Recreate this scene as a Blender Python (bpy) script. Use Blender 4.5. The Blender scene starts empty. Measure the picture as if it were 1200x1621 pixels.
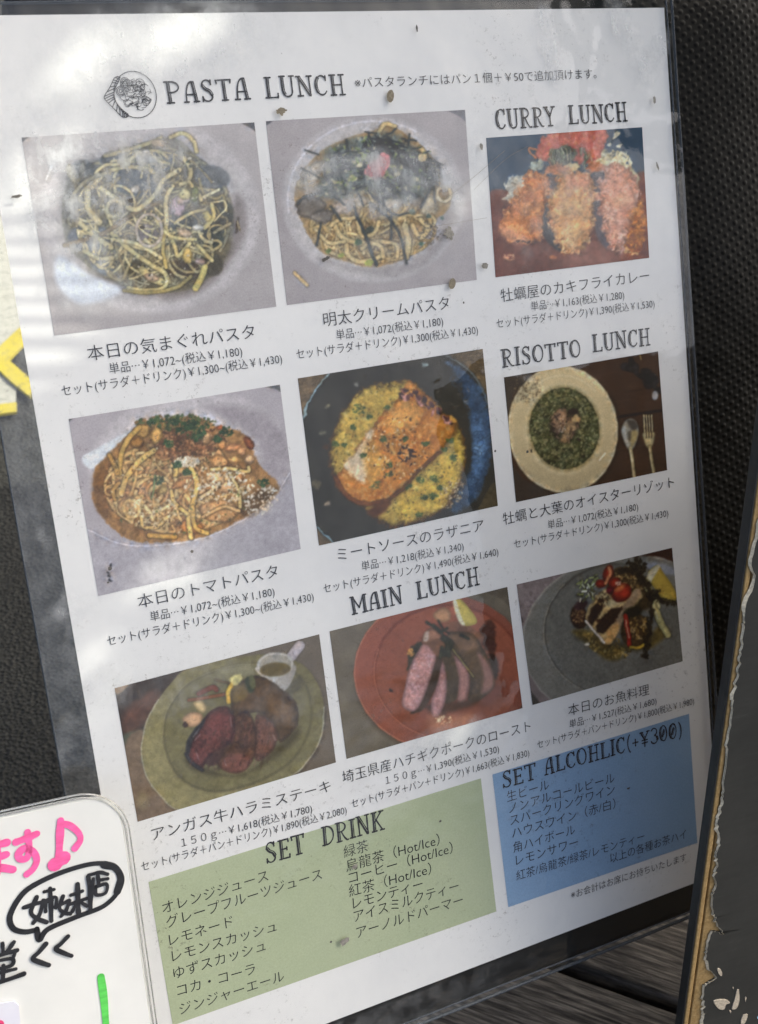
import bpy, bmesh, math, random
import numpy as np
from mathutils import Matrix, Vector

random.seed(7)
RNG = np.random.default_rng(11)
scene = bpy.context.scene
COL = scene.collection

# ------------------------------------------------------------------ camera
# The menu sheet is an A3 page (0.297 x 0.420 m). Its own frame: x right, y up the page, z out of the page,
# origin at its top left corner. It leans back LEAN degrees from upright.
LEAN = math.radians(30.0)
FPX, CXP, CYP = 1800.0, 600.0, 810.5
CAM_R = np.array([[0.90545, -0.11483, 0.40861], [0.17972, 0.97587, -0.124], [-0.38452, 0.18571, 0.90424]])
CAM_P = np.array([-0.05271, -0.11042, 0.43342])
sl, cl_ = math.sin(LEAN), math.cos(LEAN)
M3 = np.array([[1, 0, 0], [0, sl, -cl_], [0, cl_, sl]])
Z0 = 0.12 + 0.436 * cl_
ORG = np.array([0, 0, Z0])
PAGE = Matrix([[*M3[0], ORG[0]], [*M3[1], ORG[1]], [*M3[2], ORG[2]], [0, 0, 0, 1]])
CAMW = M3 @ CAM_P + ORG
cam_d = bpy.data.cameras.new('camera')
cam = bpy.data.objects.new('camera', cam_d)
COL.objects.link(cam)
Rw = M3 @ CAM_R.T
cam.matrix_world = Matrix([[*Rw[0], CAMW[0]], [*Rw[1], CAMW[1]], [*Rw[2], CAMW[2]], [0, 0, 0, 1]])
cam_d.sensor_fit = 'VERTICAL'
cam_d.sensor_height = 24.0
cam_d.lens = 24.0 * FPX / 1621.0
cam_d.clip_start = 0.01
cam_d.clip_end = 500
scene.camera = cam
cam_d.dof.use_dof = True            # a phone's small lens focused on the page
cam_d.dof.focus_distance = 0.475
cam_d.dof.aperture_fstop = 13.0

# ------------------------------------------------------------------ light
SUN = np.array([0.675, -0.10, 0.72]); SUN /= np.linalg.norm(SUN)
world = bpy.data.worlds.new('World')
scene.world = world
world.use_nodes = True
wn = world.node_tree
bg = wn.nodes['Background']
sky = wn.nodes.new('ShaderNodeTexSky')
sky.sky_type = 'NISHITA'
sky.sun_disc = False
sky.sun_elevation = math.asin(SUN[2])
sky.sun_rotation = math.atan2(SUN[0], SUN[1])
sky.air_density = 0.5
sky.dust_density = 7.0
sky.ozone_density = 0.0
wn.links.new(sky.outputs[0], bg.inputs[0])
bg.inputs[1].default_value = 0.15
sun_d = bpy.data.lights.new('sun', 'SUN')
sun_d.energy = 2.0
sun_d.angle = math.radians(0.5)
sun_d.color = (1.0, 0.93, 0.82)
sun = bpy.data.objects.new('sun', sun_d)
COL.objects.link(sun)
sun.rotation_euler = Vector(SUN).to_track_quat('Z', 'Y').to_euler()
sun.location = (-1, 0.2, 2)
scene.view_settings.view_transform = 'Standard'
scene.view_settings.look = 'None'
scene.view_settings.gamma = 1
scene.view_settings.exposure = 1.18
scene.view_settings.use_curve_mapping = False
scene.view_settings.use_white_balance = True      # the camera's white point, set for open shade
scene.view_settings.white_balance_temperature = 6400
scene.view_settings.white_balance_tint = 3
scene.render.engine = 'CYCLES'
scene.cycles.max_bounces = 10
scene.cycles.transparent_max_bounces = 16
try:
    scene.cycles.use_denoising = True
except Exception:
    pass


# ------------------------------------------------------------------ pixel -> place
def ray(px):
    return CAM_R.T @ np.array([(px[0] - CXP) / FPX, -(px[1] - CYP) / FPX, -1.0])


def page(px, z=0.0):
    """point of the page plane (height z above it) seen at a photo pixel, page frame"""
    d = ray(px)
    s = (z - CAM_P[2]) / d[2]
    return CAM_P + s * d


def ground(px, z=0.0):
    d = M3 @ ray(px)
    s = (z - CAMW[2]) / d[2]
    return CAMW + s * d


def to_px(P):
    """page frame points (n,3) -> photo pixels"""
    Y = (np.asarray(P) - CAM_P) @ CAM_R.T
    return np.stack([CXP + FPX * Y[:, 0] / -Y[:, 2], CYP - FPX * Y[:, 1] / -Y[:, 2]], 1)


# ------------------------------------------------------------------ materials
def lin(c):
    c = np.asarray(c, float) / 255.0
    return np.where(c <= 0.04045, c / 12.92, ((c + 0.055) / 1.055) ** 2.4)


def mat(name, col=(0.5, 0.5, 0.5), rough=0.6, spec=0.3, metal=0.0):
    m = bpy.data.materials.new(name)
    m.use_nodes = True
    b = m.node_tree.nodes['Principled BSDF']
    b.inputs['Base Color'].default_value = (*col, 1)
    b.inputs['Roughness'].default_value = rough
    b.inputs['Specular IOR Level'].default_value = spec
    b.inputs['Metallic'].default_value = metal
    return m


def N(m, t, **kw):
    n = m.node_tree.nodes.new(t)
    for k, v in kw.items():
        setattr(n, k, v)
    return n


def L(m, a, b):
    m.node_tree.links.new(a, b)


def bsdf(m):
    return m.node_tree.nodes['Principled BSDF']


def coords(m, scale=(1, 1, 1), rot=(0, 0, 0)):
    tc = N(m, 'ShaderNodeTexCoord')
    mp = N(m, 'ShaderNodeMapping')
    mp.inputs['Scale'].default_value = scale
    mp.inputs['Rotation'].default_value = rot
    L(m, tc.outputs['Object'], mp.inputs['Vector'])
    return mp.outputs['Vector']


def noise(m, vec, scale, detail=4, rough=0.55):
    n = N(m, 'ShaderNodeTexNoise')
    n.inputs['Scale'].default_value = scale
    n.inputs['Detail'].default_value = detail
    n.inputs['Roughness'].default_value = rough
    L(m, vec, n.inputs['Vector'])
    return n.outputs['Fac']


def ramp(m, fac, stops):
    r = N(m, 'ShaderNodeValToRGB')
    e = r.color_ramp.elements
    while len(e) < len(stops):
        e.new(0.5)
    for el, (p, c) in zip(e, stops):
        el.position = p
        el.color = (*c, 1) if len(c) == 3 else c
    L(m, fac, r.inputs['Fac'])
    return r.outputs['Color']


def bump(m, h, strength, dist):
    b = N(m, 'ShaderNodeBump')
    b.inputs['Strength'].default_value = strength
    b.inputs['Distance'].default_value = dist
    L(m, h, b.inputs['Height'])
    L(m, b.outputs['Normal'], bsdf(m).inputs['Normal'])
    return b


def mix_mul(m, a, b):
    x = N(m, 'ShaderNodeMix', data_type='RGBA', blend_type='MULTIPLY')
    x.inputs[0].default_value = 1.0
    L(m, a, x.inputs[6])
    L(m, b, x.inputs[7])
    return x.outputs[2]


M_PAPER = mat('paper', (0.80, 0.80, 0.80), 0.75, 0.15)
_v = coords(M_PAPER)
L(M_PAPER, ramp(M_PAPER, noise(M_PAPER, _v, 22, 5), [(0.3, (0.755, 0.755, 0.75)), (0.7, (0.82, 0.815, 0.80))]), bsdf(M_PAPER).inputs['Base Color'])
bump(M_PAPER, noise(M_PAPER, _v, 900, 3), 0.12, 0.0002)

M_INK = mat('black_ink', (0.022, 0.021, 0.024), 0.7, 0.15)
L(M_INK, ramp(M_INK, noise(M_INK, coords(M_INK), 700, 3), [(0.3, (0.014, 0.014, 0.017)), (0.75, (0.05, 0.05, 0.055))]), bsdf(M_INK).inputs['Base Color'])

M_PHOTO = mat('printed_photo', (0.5, 0.5, 0.5), 0.6, 0.2)
_a = N(M_PHOTO, 'ShaderNodeAttribute', attribute_name='Col')
_g = ramp(M_PHOTO, noise(M_PHOTO, coords(M_PHOTO), 1500, 2), [(0.3, (0.9, 0.9, 0.9)), (0.7, (1.06, 1.06, 1.06))])
L(M_PHOTO, mix_mul(M_PHOTO, _a.outputs['Color'], _g), bsdf(M_PHOTO).inputs['Base Color'])


def print_tint(name, c0, c1):
    m = mat(name, c0, 0.7, 0.15)
    v = coords(m)
    a = ramp(m, noise(m, v, 28, 6), [(0.25, c0), (0.75, c1)])
    b = ramp(m, noise(m, v, 1300, 2), [(0.3, (0.93, 0.93, 0.93)), (0.7, (1.04, 1.04, 1.04))])
    L(m, mix_mul(m, a, b), bsdf(m).inputs['Base Color'])
    return m


M_GREEN = print_tint('green_tint', (0.42, 0.48, 0.31), (0.47, 0.52, 0.35))
M_BLUE = print_tint('blue_tint', (0.24, 0.38, 0.57), (0.29, 0.43, 0.62))

# clear soft plastic: see-through, glossy, with a dusty veil and painted sky haze whose strength is stored on the film
def film_material(name, dust_glare_gain, base, spec_gain=1.6):
    m = bpy.data.materials.new(name)
    m.use_nodes = True
    nt = m.node_tree
    nt.nodes.remove(nt.nodes['Principled BSDF'])
    out = nt.nodes['Material Output']
    v = coords(m)
    tr = N(m, 'ShaderNodeBsdfTransparent'); tr.inputs[0].default_value = (0.965, 0.97, 0.968, 1)
    gl = N(m, 'ShaderNodeBsdfAnisotropic'); gl.inputs['Roughness'].default_value = 0.055
    bp = N(m, 'ShaderNodeBump'); bp.inputs['Strength'].default_value = 0.6; bp.inputs['Distance'].default_value = 0.004
    L(m, noise(m, v, 24, 3, 0.5), bp.inputs['Height'])
    L(m, bp.outputs[0], gl.inputs['Normal'])
    ge = N(m, 'ShaderNodeNewGeometry')   # Schlick reflectance of a thin sheet, the same from both of its sides
    dt = N(m, 'ShaderNodeVectorMath', operation='DOT_PRODUCT'); L(m, ge.outputs['Incoming'], dt.inputs[0]); L(m, bp.outputs[0], dt.inputs[1])
    ab = N(m, 'ShaderNodeMath', operation='ABSOLUTE'); L(m, dt.outputs['Value'], ab.inputs[0])
    om = N(m, 'ShaderNodeMath', operation='SUBTRACT'); om.inputs[0].default_value = 1.0; om.use_clamp = True; L(m, ab.outputs[0], om.inputs[1])
    pw = N(m, 'ShaderNodeMath', operation='POWER'); pw.inputs[1].default_value = 5.0; L(m, om.outputs[0], pw.inputs[0])
    fr = N(m, 'ShaderNodeMath', operation='MULTIPLY_ADD'); fr.inputs[1].default_value = 0.96; fr.inputs[2].default_value = 0.04; L(m, pw.outputs[0], fr.inputs[0])
    mu = N(m, 'ShaderNodeMath', operation='MULTIPLY'); mu.inputs[1].default_value = spec_gain; mu.use_clamp = True
    L(m, fr.outputs[0], mu.inputs[0])
    mx = N(m, 'ShaderNodeMixShader')
    L(m, mu.outputs[0], mx.inputs[0]); L(m, tr.outputs[0], mx.inputs[1]); L(m, gl.outputs[0], mx.inputs[2])
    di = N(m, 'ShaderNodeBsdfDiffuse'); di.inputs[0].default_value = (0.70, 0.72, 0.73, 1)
    at = N(m, 'ShaderNodeAttribute', attribute_name='dust')  # dust veil together with painted sky haze and glare
    # wiped and rubbed texture of the dusty veil and painted haze
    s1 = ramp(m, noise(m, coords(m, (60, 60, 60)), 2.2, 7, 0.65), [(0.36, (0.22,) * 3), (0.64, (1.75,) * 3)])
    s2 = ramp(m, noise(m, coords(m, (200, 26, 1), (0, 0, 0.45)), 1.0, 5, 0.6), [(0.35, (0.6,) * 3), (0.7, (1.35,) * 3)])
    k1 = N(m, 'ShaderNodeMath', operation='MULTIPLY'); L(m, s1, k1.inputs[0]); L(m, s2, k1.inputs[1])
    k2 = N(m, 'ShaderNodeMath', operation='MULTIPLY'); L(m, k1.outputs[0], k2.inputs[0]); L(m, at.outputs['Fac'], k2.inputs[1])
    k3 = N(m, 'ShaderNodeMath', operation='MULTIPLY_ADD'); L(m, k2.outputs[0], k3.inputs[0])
    k3.inputs[1].default_value = dust_glare_gain; k3.inputs[2].default_value = base; k3.use_clamp = True
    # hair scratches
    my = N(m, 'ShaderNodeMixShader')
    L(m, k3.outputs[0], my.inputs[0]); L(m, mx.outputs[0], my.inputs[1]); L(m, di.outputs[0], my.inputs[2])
    if dust_glare_gain > 0:      # fine brownish grime, in scattered areas
        gr = N(m, 'ShaderNodeBsdfDiffuse'); gr.inputs[0].default_value = (0.24, 0.21, 0.17, 1)
        g1 = ramp(m, noise(m, v, 420, 7, 0.75), [(0.57, (0, 0, 0)), (0.70, (0.62,) * 3)])
        g2 = ramp(m, noise(m, coords(m, (1, 1, 1), (0.3, 0.2, 0.9)), 17, 5, 0.65), [(0.50, (0.02,) * 3), (0.66, (1,) * 3)])
        gm = N(m, 'ShaderNodeMath', operation='MULTIPLY'); L(m, g1, gm.inputs[0]); L(m, g2, gm.inputs[1])
        mg = N(m, 'ShaderNodeMixShader'); L(m, gm.outputs[0], mg.inputs[0]); L(m, my.outputs[0], mg.inputs[1]); L(m, gr.outputs[0], mg.inputs[2])
        my = mg
    L(m, my.outputs[0], out.inputs['Surface'])
    return m


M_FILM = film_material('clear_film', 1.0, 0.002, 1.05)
M_BACKFILM = film_material('clear_back_film', 0.0, 0.01, 0.6)


def rim_material(name, tint):
    m = mat(name, tint, 0.12, 0.6)
    b = bsdf(m)
    b.inputs['Transmission Weight'].default_value = 0.75
    b.inputs['IOR'].default_value = 1.3
    v = coords(m)
    bump(m, noise(m, v, 160, 3), 0.3, 0.0006)
    return m


M_RIM = rim_material('welded_plastic_edge', (0.20, 0.23, 0.27))


def grime(name, col, rough=0.8):
    m = mat(name, col, rough, 0.2)
    d = tuple(c * 0.55 for c in col)
    L(m, ramp(m, noise(m, coords(m), 900, 4), [(0.3, d), (0.7, col)]), bsdf(m).inputs['Base Color'])
    return m


M_STAIN = grime('brown_stain', (0.30, 0.26, 0.19))
M_SPECK = grime('dark_speck', (0.14, 0.13, 0.12))
M_GREY_STAIN = grime('grey_stain', (0.34, 0.32, 0.28))


# ------------------------------------------------------------------ object helpers
def link(o, parent=None):
    COL.objects.link(o)
    if parent is not None:
        o.parent = parent
    return o


def tag(o, label=None, cat=None, group=None, kind=None):
    for k, v in (('label', label), ('category', cat), ('group', group), ('kind', kind)):
        if v:
            o[k] = v
    return o


def empty(name, mw):
    o = bpy.data.objects.new(name, None)
    o.empty_display_size = 0.02
    o.matrix_world = mw
    return link(o)


def mesh_obj(name, verts, faces, m, parent=None, smooth=False):
    me = bpy.data.meshes.new(name)
    me.from_pydata([tuple(map(float, v)) for v in verts], [], [tuple(map(int, f)) for f in faces])
    me.materials.append(m)
    if smooth:
        me.shade_smooth()
    me.update()
    return link(bpy.data.objects.new(name, me), parent)


def grid_mesh(name, P, m, attr=None, attr_name='Col', smooth=True):
    """P (ny,nx,3) -> mesh of quads, with an optional per-vertex colour or value"""
    ny, nx = P.shape[:2]
    me = bpy.data.meshes.new(name)
    me.vertices.add(nx * ny)
    me.vertices.foreach_set('co', P.reshape(-1).astype(np.float32))
    i = np.arange(nx * ny).reshape(ny, nx)
    q = np.stack([i[1:, :-1], i[1:, 1:], i[:-1, 1:], i[:-1, :-1]], -1).reshape(-1, 4)
    me.loops.add(q.size)
    me.loops.foreach_set('vertex_index', q.reshape(-1).astype(np.int32))
    me.polygons.add(len(q))
    me.polygons.foreach_set('loop_start', (np.arange(len(q)) * 4).astype(np.int32))
    me.update(calc_edges=True)
    me.validate()
    if smooth:
        me.shade_smooth()
    if attr is not None:
        if attr.ndim == 3:
            ca = me.color_attributes.new(attr_name, 'FLOAT_COLOR', 'POINT')
            c4 = np.ones((ny * nx, 4), np.float32)
            c4[:, :3] = attr.reshape(-1, 3)
            ca.data.foreach_set('color', c4.reshape(-1))
        else:
            fa = me.attributes.new(attr_name, 'FLOAT', 'POINT')
            fa.data.foreach_set('value', attr.reshape(-1).astype(np.float32))
    me.materials.append(m)
    return me


def box_geo(x0, x1, y0, y1, z0, z1):
    v = [(x, y, z) for z in (z0, z1) for y in (y0, y1) for x in (x0, x1)]
    f = [(0, 2, 3, 1), (4, 5, 7, 6), (0, 1, 5, 4), (2, 6, 7, 3), (0, 4, 6, 2), (1, 3, 7, 5)]
    return v, f


def bevel_box(name, x0, x1, y0, y1, z0, z1, m, parent=None, r=0.002, seg=2):
    bm = bmesh.new()
    v, f = box_geo(x0, x1, y0, y1, z0, z1)
    vs = [bm.verts.new(p) for p in v]
    for q in f:
        bm.faces.new([vs[i] for i in q])
    bmesh.ops.recalc_face_normals(bm, faces=bm.faces)
    bmesh.ops.bevel(bm, geom=list(bm.edges), offset=r, segments=seg, affect='EDGES', profile=0.6)
    me = bpy.data.meshes.new(name)
    bm.to_mesh(me); bm.free()
    me.materials.append(m)
    me.shade_smooth()
    return link(bpy.data.objects.new(name, me), parent)


def cat(pts, n=8, closed=False):
    p = np.asarray(pts, float)
    if len(p) < 3:
        t = np.linspace(0, 1, n + 1)[:, None]
        return p[0] * (1 - t) + p[-1] * t
    if closed:
        q = np.vstack([p[-1], p, p[0], p[1]])
    else:
        q = np.vstack([2 * p[0] - p[1], p, 2 * p[-1] - p[-2]])
    t = np.linspace(0, 1, n, endpoint=False)[:, None]
    out = []
    for i in range(1, len(q) - 2):
        a, b, c, d = q[i - 1], q[i], q[i + 1], q[i + 2]
        out.append(0.5 * (2 * b + (c - a) * t + (2 * a - 5 * b + 4 * c - d) * t ** 2 + (3 * b - a - 3 * c + d) * t ** 3))
    out = np.vstack(out)
    if not closed:
        out = np.vstack([out, p[-1]])
    return out


def ribbon(pts, w, z, verts, faces, caps=True, wfun=None):
    """flat ribbon of width w along 2-D points with rounded ends, appended to a vert/face list"""
    p = np.asarray(pts, float)
    d = np.gradient(p, axis=0)
    d /= np.maximum(np.linalg.norm(d, axis=1), 1e-9)[:, None]
    n = np.stack([-d[:, 1], d[:, 0]], 1)
    ww = np.full(len(p), w / 2.0)
    if wfun is not None:
        ww = ww * wfun(np.linspace(0, 1, len(p)))
    b = len(verts)
    for i in range(len(p)):
        verts.append((*(p[i] + n[i] * ww[i]), z))
        verts.append((*(p[i] - n[i] * ww[i]), z))
    for i in range(len(p) - 1):
        k = b + 2 * i
        faces.append((k, k + 1, k + 3, k + 2))
    if caps:
        for e, sgn in ((0, -1), (len(p) - 1, 1)):
            a0 = math.atan2(n[e][1], n[e][0])
            idx = []
            for j in range(1, 6):
                a = a0 - sgn * math.pi * j / 6
                verts.append((p[e][0] + math.cos(a) * ww[e], p[e][1] + math.sin(a) * ww[e], z))
                idx.append(len(verts) - 1)
            ring = [b + 2 * e] + idx + [b + 2 * e + 1]
            faces.append(tuple(ring[::-1] if sgn > 0 else ring))


# ------------------------------------------------------------------ the printer: paints the flat printed food photographs
def vnoise(h, w, cell, seed):
    r = np.random.default_rng(seed)
    gh, gw = int(h / cell) + 4, int(w / cell) + 4
    g = r.random((gh, gw))
    y = np.arange(h) / cell; x = np.arange(w) / cell
    iy, ix = y.astype(int), x.astype(int)
    fy, fx = (y - iy), (x - ix)
    fy = (fy * fy * (3 - 2 * fy))[:, None]; fx = (fx * fx * (3 - 2 * fx))[None]
    a = g[np.ix_(iy, ix)]; b = g[np.ix_(iy, ix + 1)]; c = g[np.ix_(iy + 1, ix)]; d = g[np.ix_(iy + 1, ix + 1)]
    return (a * (1 - fx) + b * fx) * (1 - fy) + (c * (1 - fx) + d * fx) * fy


def fbm(h, w, cell, seed, octv=4, gain=0.55):
    s = np.zeros((h, w)); a = 1.0; t = 0
    for o in range(octv):
        s += a * vnoise(h, w, max(cell / 2 ** o, 1.01), seed * 31 + o); t += a; a *= gain
    return s / t - 0.5


def sstep(x):
    x = np.clip(x, 0, 1)
    return x * x * (3 - 2 * x)


class Canvas:
    """paints in photo-pixel units; coordinates are given in an enlarged crop (ox, oy, scale)"""
    def __init__(s, quad, crop, base, seed):
        q = np.array(quad)
        s.x0, s.y0 = np.floor(q.min(0) - 3).astype(int)
        x1, y1 = np.ceil(q.max(0) + 3).astype(int)
        s.w, s.h = x1 - s.x0, y1 - s.y0
        s.ox, s.oy, s.s = crop
        s.a = np.ones((s.h, s.w, 3)) * np.array(base, float)
        s.n1 = fbm(s.h, s.w, 26, seed)
        s.n2 = fbm(s.h, s.w, 7, seed + 1, 3)
        s.n3 = fbm(s.h, s.w, 2.6, seed + 2, 2)
        s.r = np.random.default_rng(seed + 5)
        s.Y, s.X = np.mgrid[0:s.h, 0:s.w].astype(float)

    def T(s, pts):
        p = np.atleast_2d(np.asarray(pts, float))
        return np.stack([p[:, 0] / s.s + s.ox - s.x0, p[:, 1] / s.s + s.oy - s.y0], 1)

    def win(s, p, m):
        a = np.floor(p.min(0) - m).astype(int); b = np.ceil(p.max(0) + m + 1).astype(int)
        x0, y0 = max(a[0], 0), max(a[1], 0); x1, y1 = min(b[0], s.w), min(b[1], s.h)
        return None if x1 <= x0 or y1 <= y0 else (slice(y0, y1), slice(x0, x1))

    def segd(s, p, W, closed):
        X, Y = s.X[W], s.Y[W]
        a = p; b = np.roll(p, -1, 0) if closed else None
        if not closed:
            a, b = p[:-1], p[1:]
        best = np.full(X.shape, 1e9); tt = np.zeros(X.shape)
        n = len(a)
        for i in range(n):
            dx, dy = b[i] - a[i]
            l2 = dx * dx + dy * dy + 1e-9
            t = np.clip(((X - a[i, 0]) * dx + (Y - a[i, 1]) * dy) / l2, 0, 1)
            d = (X - a[i, 0] - t * dx) ** 2 + (Y - a[i, 1] - t * dy) ** 2
            k = d < best
            best = np.where(k, d, best)
        return np.sqrt(best)

    def col(s, W, c, tex=0.0, fine=0.0):
        f = 1 + tex * 2 * s.n2[W] + tex * 1.4 * s.n1[W] + fine * 2 * s.n3[W]
        return np.array(c, float) * f[..., None]

    def put(s, W, m, c):
        s.a[W] = s.a[W] * (1 - m[..., None]) + c * m[..., None]

    def poly(s, pts, c, soft=2.0, tex=0.08, fine=0.05, rag=0.0, amt=1.0, smooth=True, dark=0.0, rim=6.0, lit=None):
        p = s.T(pts)
        if smooth:
            p = cat(p, 5, True)
        W = s.win(p, soft + rag * 6 + 2)
        if W is None:
            return
        X, Y = s.X[W], s.Y[W]
        ins = np.zeros(X.shape, bool)
        b = np.roll(p, -1, 0)
        for (xa, ya), (xb, yb) in zip(p, b):
            if ya == yb:
                continue
            k = (ya > Y) != (yb > Y)
            ins ^= k & (X < (xb - xa) * (Y - ya) / (yb - ya) + xa)
        d = s.segd(p, W, True)
        sd = np.where(ins, d, -d) + rag * 8 * s.n2[W] + rag * 5 * s.n3[W]
        m = sstep(sd / soft + 0.5) * amt
        cc = s.col(W, c, tex, fine)
        if dark:
            cc = cc * (1 - dark * (1 - sstep(sd / rim)))[..., None]
        if lit is not None:   # rounded form seen in the print: brighter towards one side
            cx, cy = p.mean(0); ext = np.ptp(p, axis=0).max() / 2
            cc = cc * (1 + lit[2] * ((X - cx) * lit[0] + (Y - cy) * lit[1]) / ext)[..., None]
        s.put(W, m, cc)

    def ell(s, cx, cy, rx, ry, c, rot=0.0, **kw):
        a = np.linspace(0, 2 * np.pi, 25)[:-1]
        r = math.radians(rot)
        x = rx * np.cos(a); y = ry * np.sin(a)
        s.poly(np.stack([cx + x * math.cos(r) - y * math.sin(r), cy + x * math.sin(r) + y * math.cos(r)], 1), c, smooth=False, **kw)

    def stroke(s, pts, w, c, shade=0.24, shadow=0.22, soft=1.2, tex=0.06, amt=1.0, n=6, closed=False):
        p = cat(s.T(pts), n, closed)
        w = w / s.s / 2
        W = s.win(p, w + 5)
        if W is None:
            return
        d = s.segd(p, W, closed)
        if shadow:
            m = sstep((w + 3.0 - d) / 3.5) * shadow
            W2 = W
            s.a[W2] *= (1 - m)[..., None]
        m = sstep((w - d) / soft + 0.5) * amt
        cc = s.col(W, c, tex, tex) * (1.06 - shade * np.clip(d / max(w, 0.5), 0, 1) ** 2)[..., None]
        s.put(W, m, cc)

    def ring(s, cx, cy, rx, ry, w, c, rot=0, a0=0, a1=360, **kw):
        a = np.radians(np.linspace(a0, a1, 20)); r = math.radians(rot)
        x = rx * np.cos(a); y = ry * np.sin(a)
        s.stroke(np.stack([cx + x * math.cos(r) - y * math.sin(r), cy + x * math.sin(r) + y * math.cos(r)], 1), w, c, n=2, **kw)

    def dots(s, n, cx, cy, rx, ry, size, cols, rot=0.0, elong=1.6, amt=0.85, poly=None):
        """small flakes scattered in an ellipse (or polygon): herbs, crumbs, grains"""
        ro = math.radians(rot)
        if n >= 60:
            n, size = int(n * 1.7), (size[0] * 0.62, size[1] * 0.74)
        elif 8 <= n <= 20:
            n, size = int(n * 3), (size[0] * 0.32, size[1] * 0.52)
        if poly is not None:
            pp = np.array(poly, float)
        k = 0
        while k < n:
            k += 1
            if poly is None:
                r = math.sqrt(s.r.random()); a = s.r.random() * 6.283
                x, y = r * rx * math.cos(a), r * ry * math.sin(a)
                x, y = cx + x * math.cos(ro) - y * math.sin(ro), cy + x * math.sin(ro) + y * math.cos(ro)
            else:
                x = s.r.uniform(pp[:, 0].min(), pp[:, 0].max()); y = s.r.uniform(pp[:, 1].min(), pp[:, 1].max())
                ins = False
                for (xa, ya), (xb, yb) in zip(pp, np.roll(pp, -1, 0)):
                    if (ya > y) != (yb > y) and x < (xb - xa) * (y - ya) / (yb - ya) + xa:
                        ins = not ins
                if not ins:
                    continue
            c = np.array(cols[s.r.integers(len(cols))], float) * s.r.uniform(0.85, 1.12)
            sz = s.r.uniform(*size) / s.s
            p = s.T([(x, y)])
            W = s.win(p, sz * elong + 2)
            if W is None:
                continue
            a = s.r.random() * 3.14
            X = s.X[W] - p[0, 0]; Y = s.Y[W] - p[0, 1]
            u = X * math.cos(a) + Y * math.sin(a); v = -X * math.sin(a) + Y * math.cos(a)
            d = np.sqrt((u / elong) ** 2 + v ** 2) + sz * 1.1 * s.n3[W] + sz * 0.8 * s.n2[W]
            s.put(W, sstep((sz - d) + 0.5) * amt, c)

    def strands(s, n, poly_c, w, cols, length=(60, 180), shadow=0.16):
        """loose noodles lying over each other inside an ellipse (cx, cy, rx, ry)"""
        cx, cy, rx, ry = poly_c
        w = (w[0] * 0.62, w[1] * 0.74); length = (length[0] * 1.1, length[1] * 1.4)
        for _ in range(int(n * 1.9)):
            r = math.sqrt(s.r.random()) * 0.9; a = s.r.random() * 6.283
            rx_, ry_ = rx * 0.97, ry * 0.97
            x, y = cx + r * rx_ * math.cos(a), cy + r * ry_ * math.sin(a)
            th = s.r.random() * 6.283; cv = s.r.uniform(-4.2, 4.2)
            l = s.r.uniform(*length); pts = []
            for i in range(6):
                pts.append((x, y))
                x += math.cos(th) * l / 5; y += math.sin(th) * l / 5; th += cv / 5
                k = math.hypot((x - cx) / rx_, (y - cy) / ry_)
                if k > 1:
                    x, y = cx + (x - cx) / k, cy + (y - cy) / k
                    th += 1.3
            c = np.array(cols[s.r.integers(len(cols))], float) * s.r.uniform(0.85, 1.08)
            s.stroke(pts, s.r.uniform(*w), c, shadow=shadow)

    def sample(s, P):
        """bilinear colour at photo pixels P (n,2)"""
        x = np.clip(P[:, 0] - s.x0, 0, s.w - 1.001); y = np.clip(P[:, 1] - s.y0, 0, s.h - 1.001)
        ix, iy = x.astype(int), y.astype(int); fx, fy = (x - ix)[:, None], (y - iy)[:, None]
        a = s.a
        return (a[iy, ix] * (1 - fx) + a[iy, ix + 1] * fx) * (1 - fy) + (a[iy + 1, ix] * (1 - fx) + a[iy + 1, ix + 1] * fx) * fy


def box3(a, k=1):
    for _ in range(k):
        b = np.pad(a, [(1, 1), (1, 1)] + [(0, 0)] * (a.ndim - 2), mode='edge')
        a = (b[:-2, 1:-1] + 2 * b[1:-1, 1:-1] + b[2:, 1:-1]) / 4
        b = np.pad(a, [(1, 1), (1, 1)] + [(0, 0)] * (a.ndim - 2), mode='edge')
        a = (b[1:-1, :-2] + 2 * b[1:-1, 1:-1] + b[1:-1, 2:]) / 4
    return a


def finish(c, amp=2.6, sat=0.93):
    """what a lens and a press do to a picture: uneven outlines, grain in the food, soft focus"""
    h, w = c.h, c.w
    sd = c.w * 7 + c.h
    busy = np.abs(c.a - box3(c.a, 6)).mean(-1)
    busy = np.clip(box3(busy, 60) / 7.0 - 0.35, 0, 1)
    dx = (fbm(h, w, 9, sd, 2) * 1.8 + fbm(h, w, 3, sd + 3, 2) * 0.2) * amp * busy
    dy = (fbm(h, w, 9, sd + 5, 2) * 1.8 + fbm(h, w, 3, sd + 8, 2) * 0.2) * amp * busy
    P = np.stack([c.X + dx + c.x0, c.Y + dy + c.y0], -1).reshape(-1, 2)
    a = c.sample(P).reshape(h, w, 3)
    t = 1 + busy * (0.30 * fbm(h, w, 5, sd + 11, 2) + 0.22 * fbm(h, w, 2.2, sd + 13, 2) + 0.34 * fbm(h, w, 16, sd + 17, 3))
    a = a * t[..., None]
    hue = fbm(h, w, 8, sd + 19, 3) * busy
    a = a * np.stack([1 + 0.16 * hue, np.ones_like(hue), 1 - 0.22 * hue], -1)
    soft = box3(a, 1)
    a = soft + 0.25 * (a - soft)
    g = a @ np.array([0.3, 0.59, 0.11])
    c.a = np.clip(g[..., None] + (a - g[..., None]) * sat, 2, 250)
    return c


def wash(c, amp=0.06):
    c.a *= (1 + amp * 2 * c.n1)[..., None]


def shade_dir(c, dx, dy, amt):
    c.a *= (1 + amt * ((c.X / c.w - 0.5) * dx + (c.Y / c.h - 0.5) * dy))[..., None]


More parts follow.
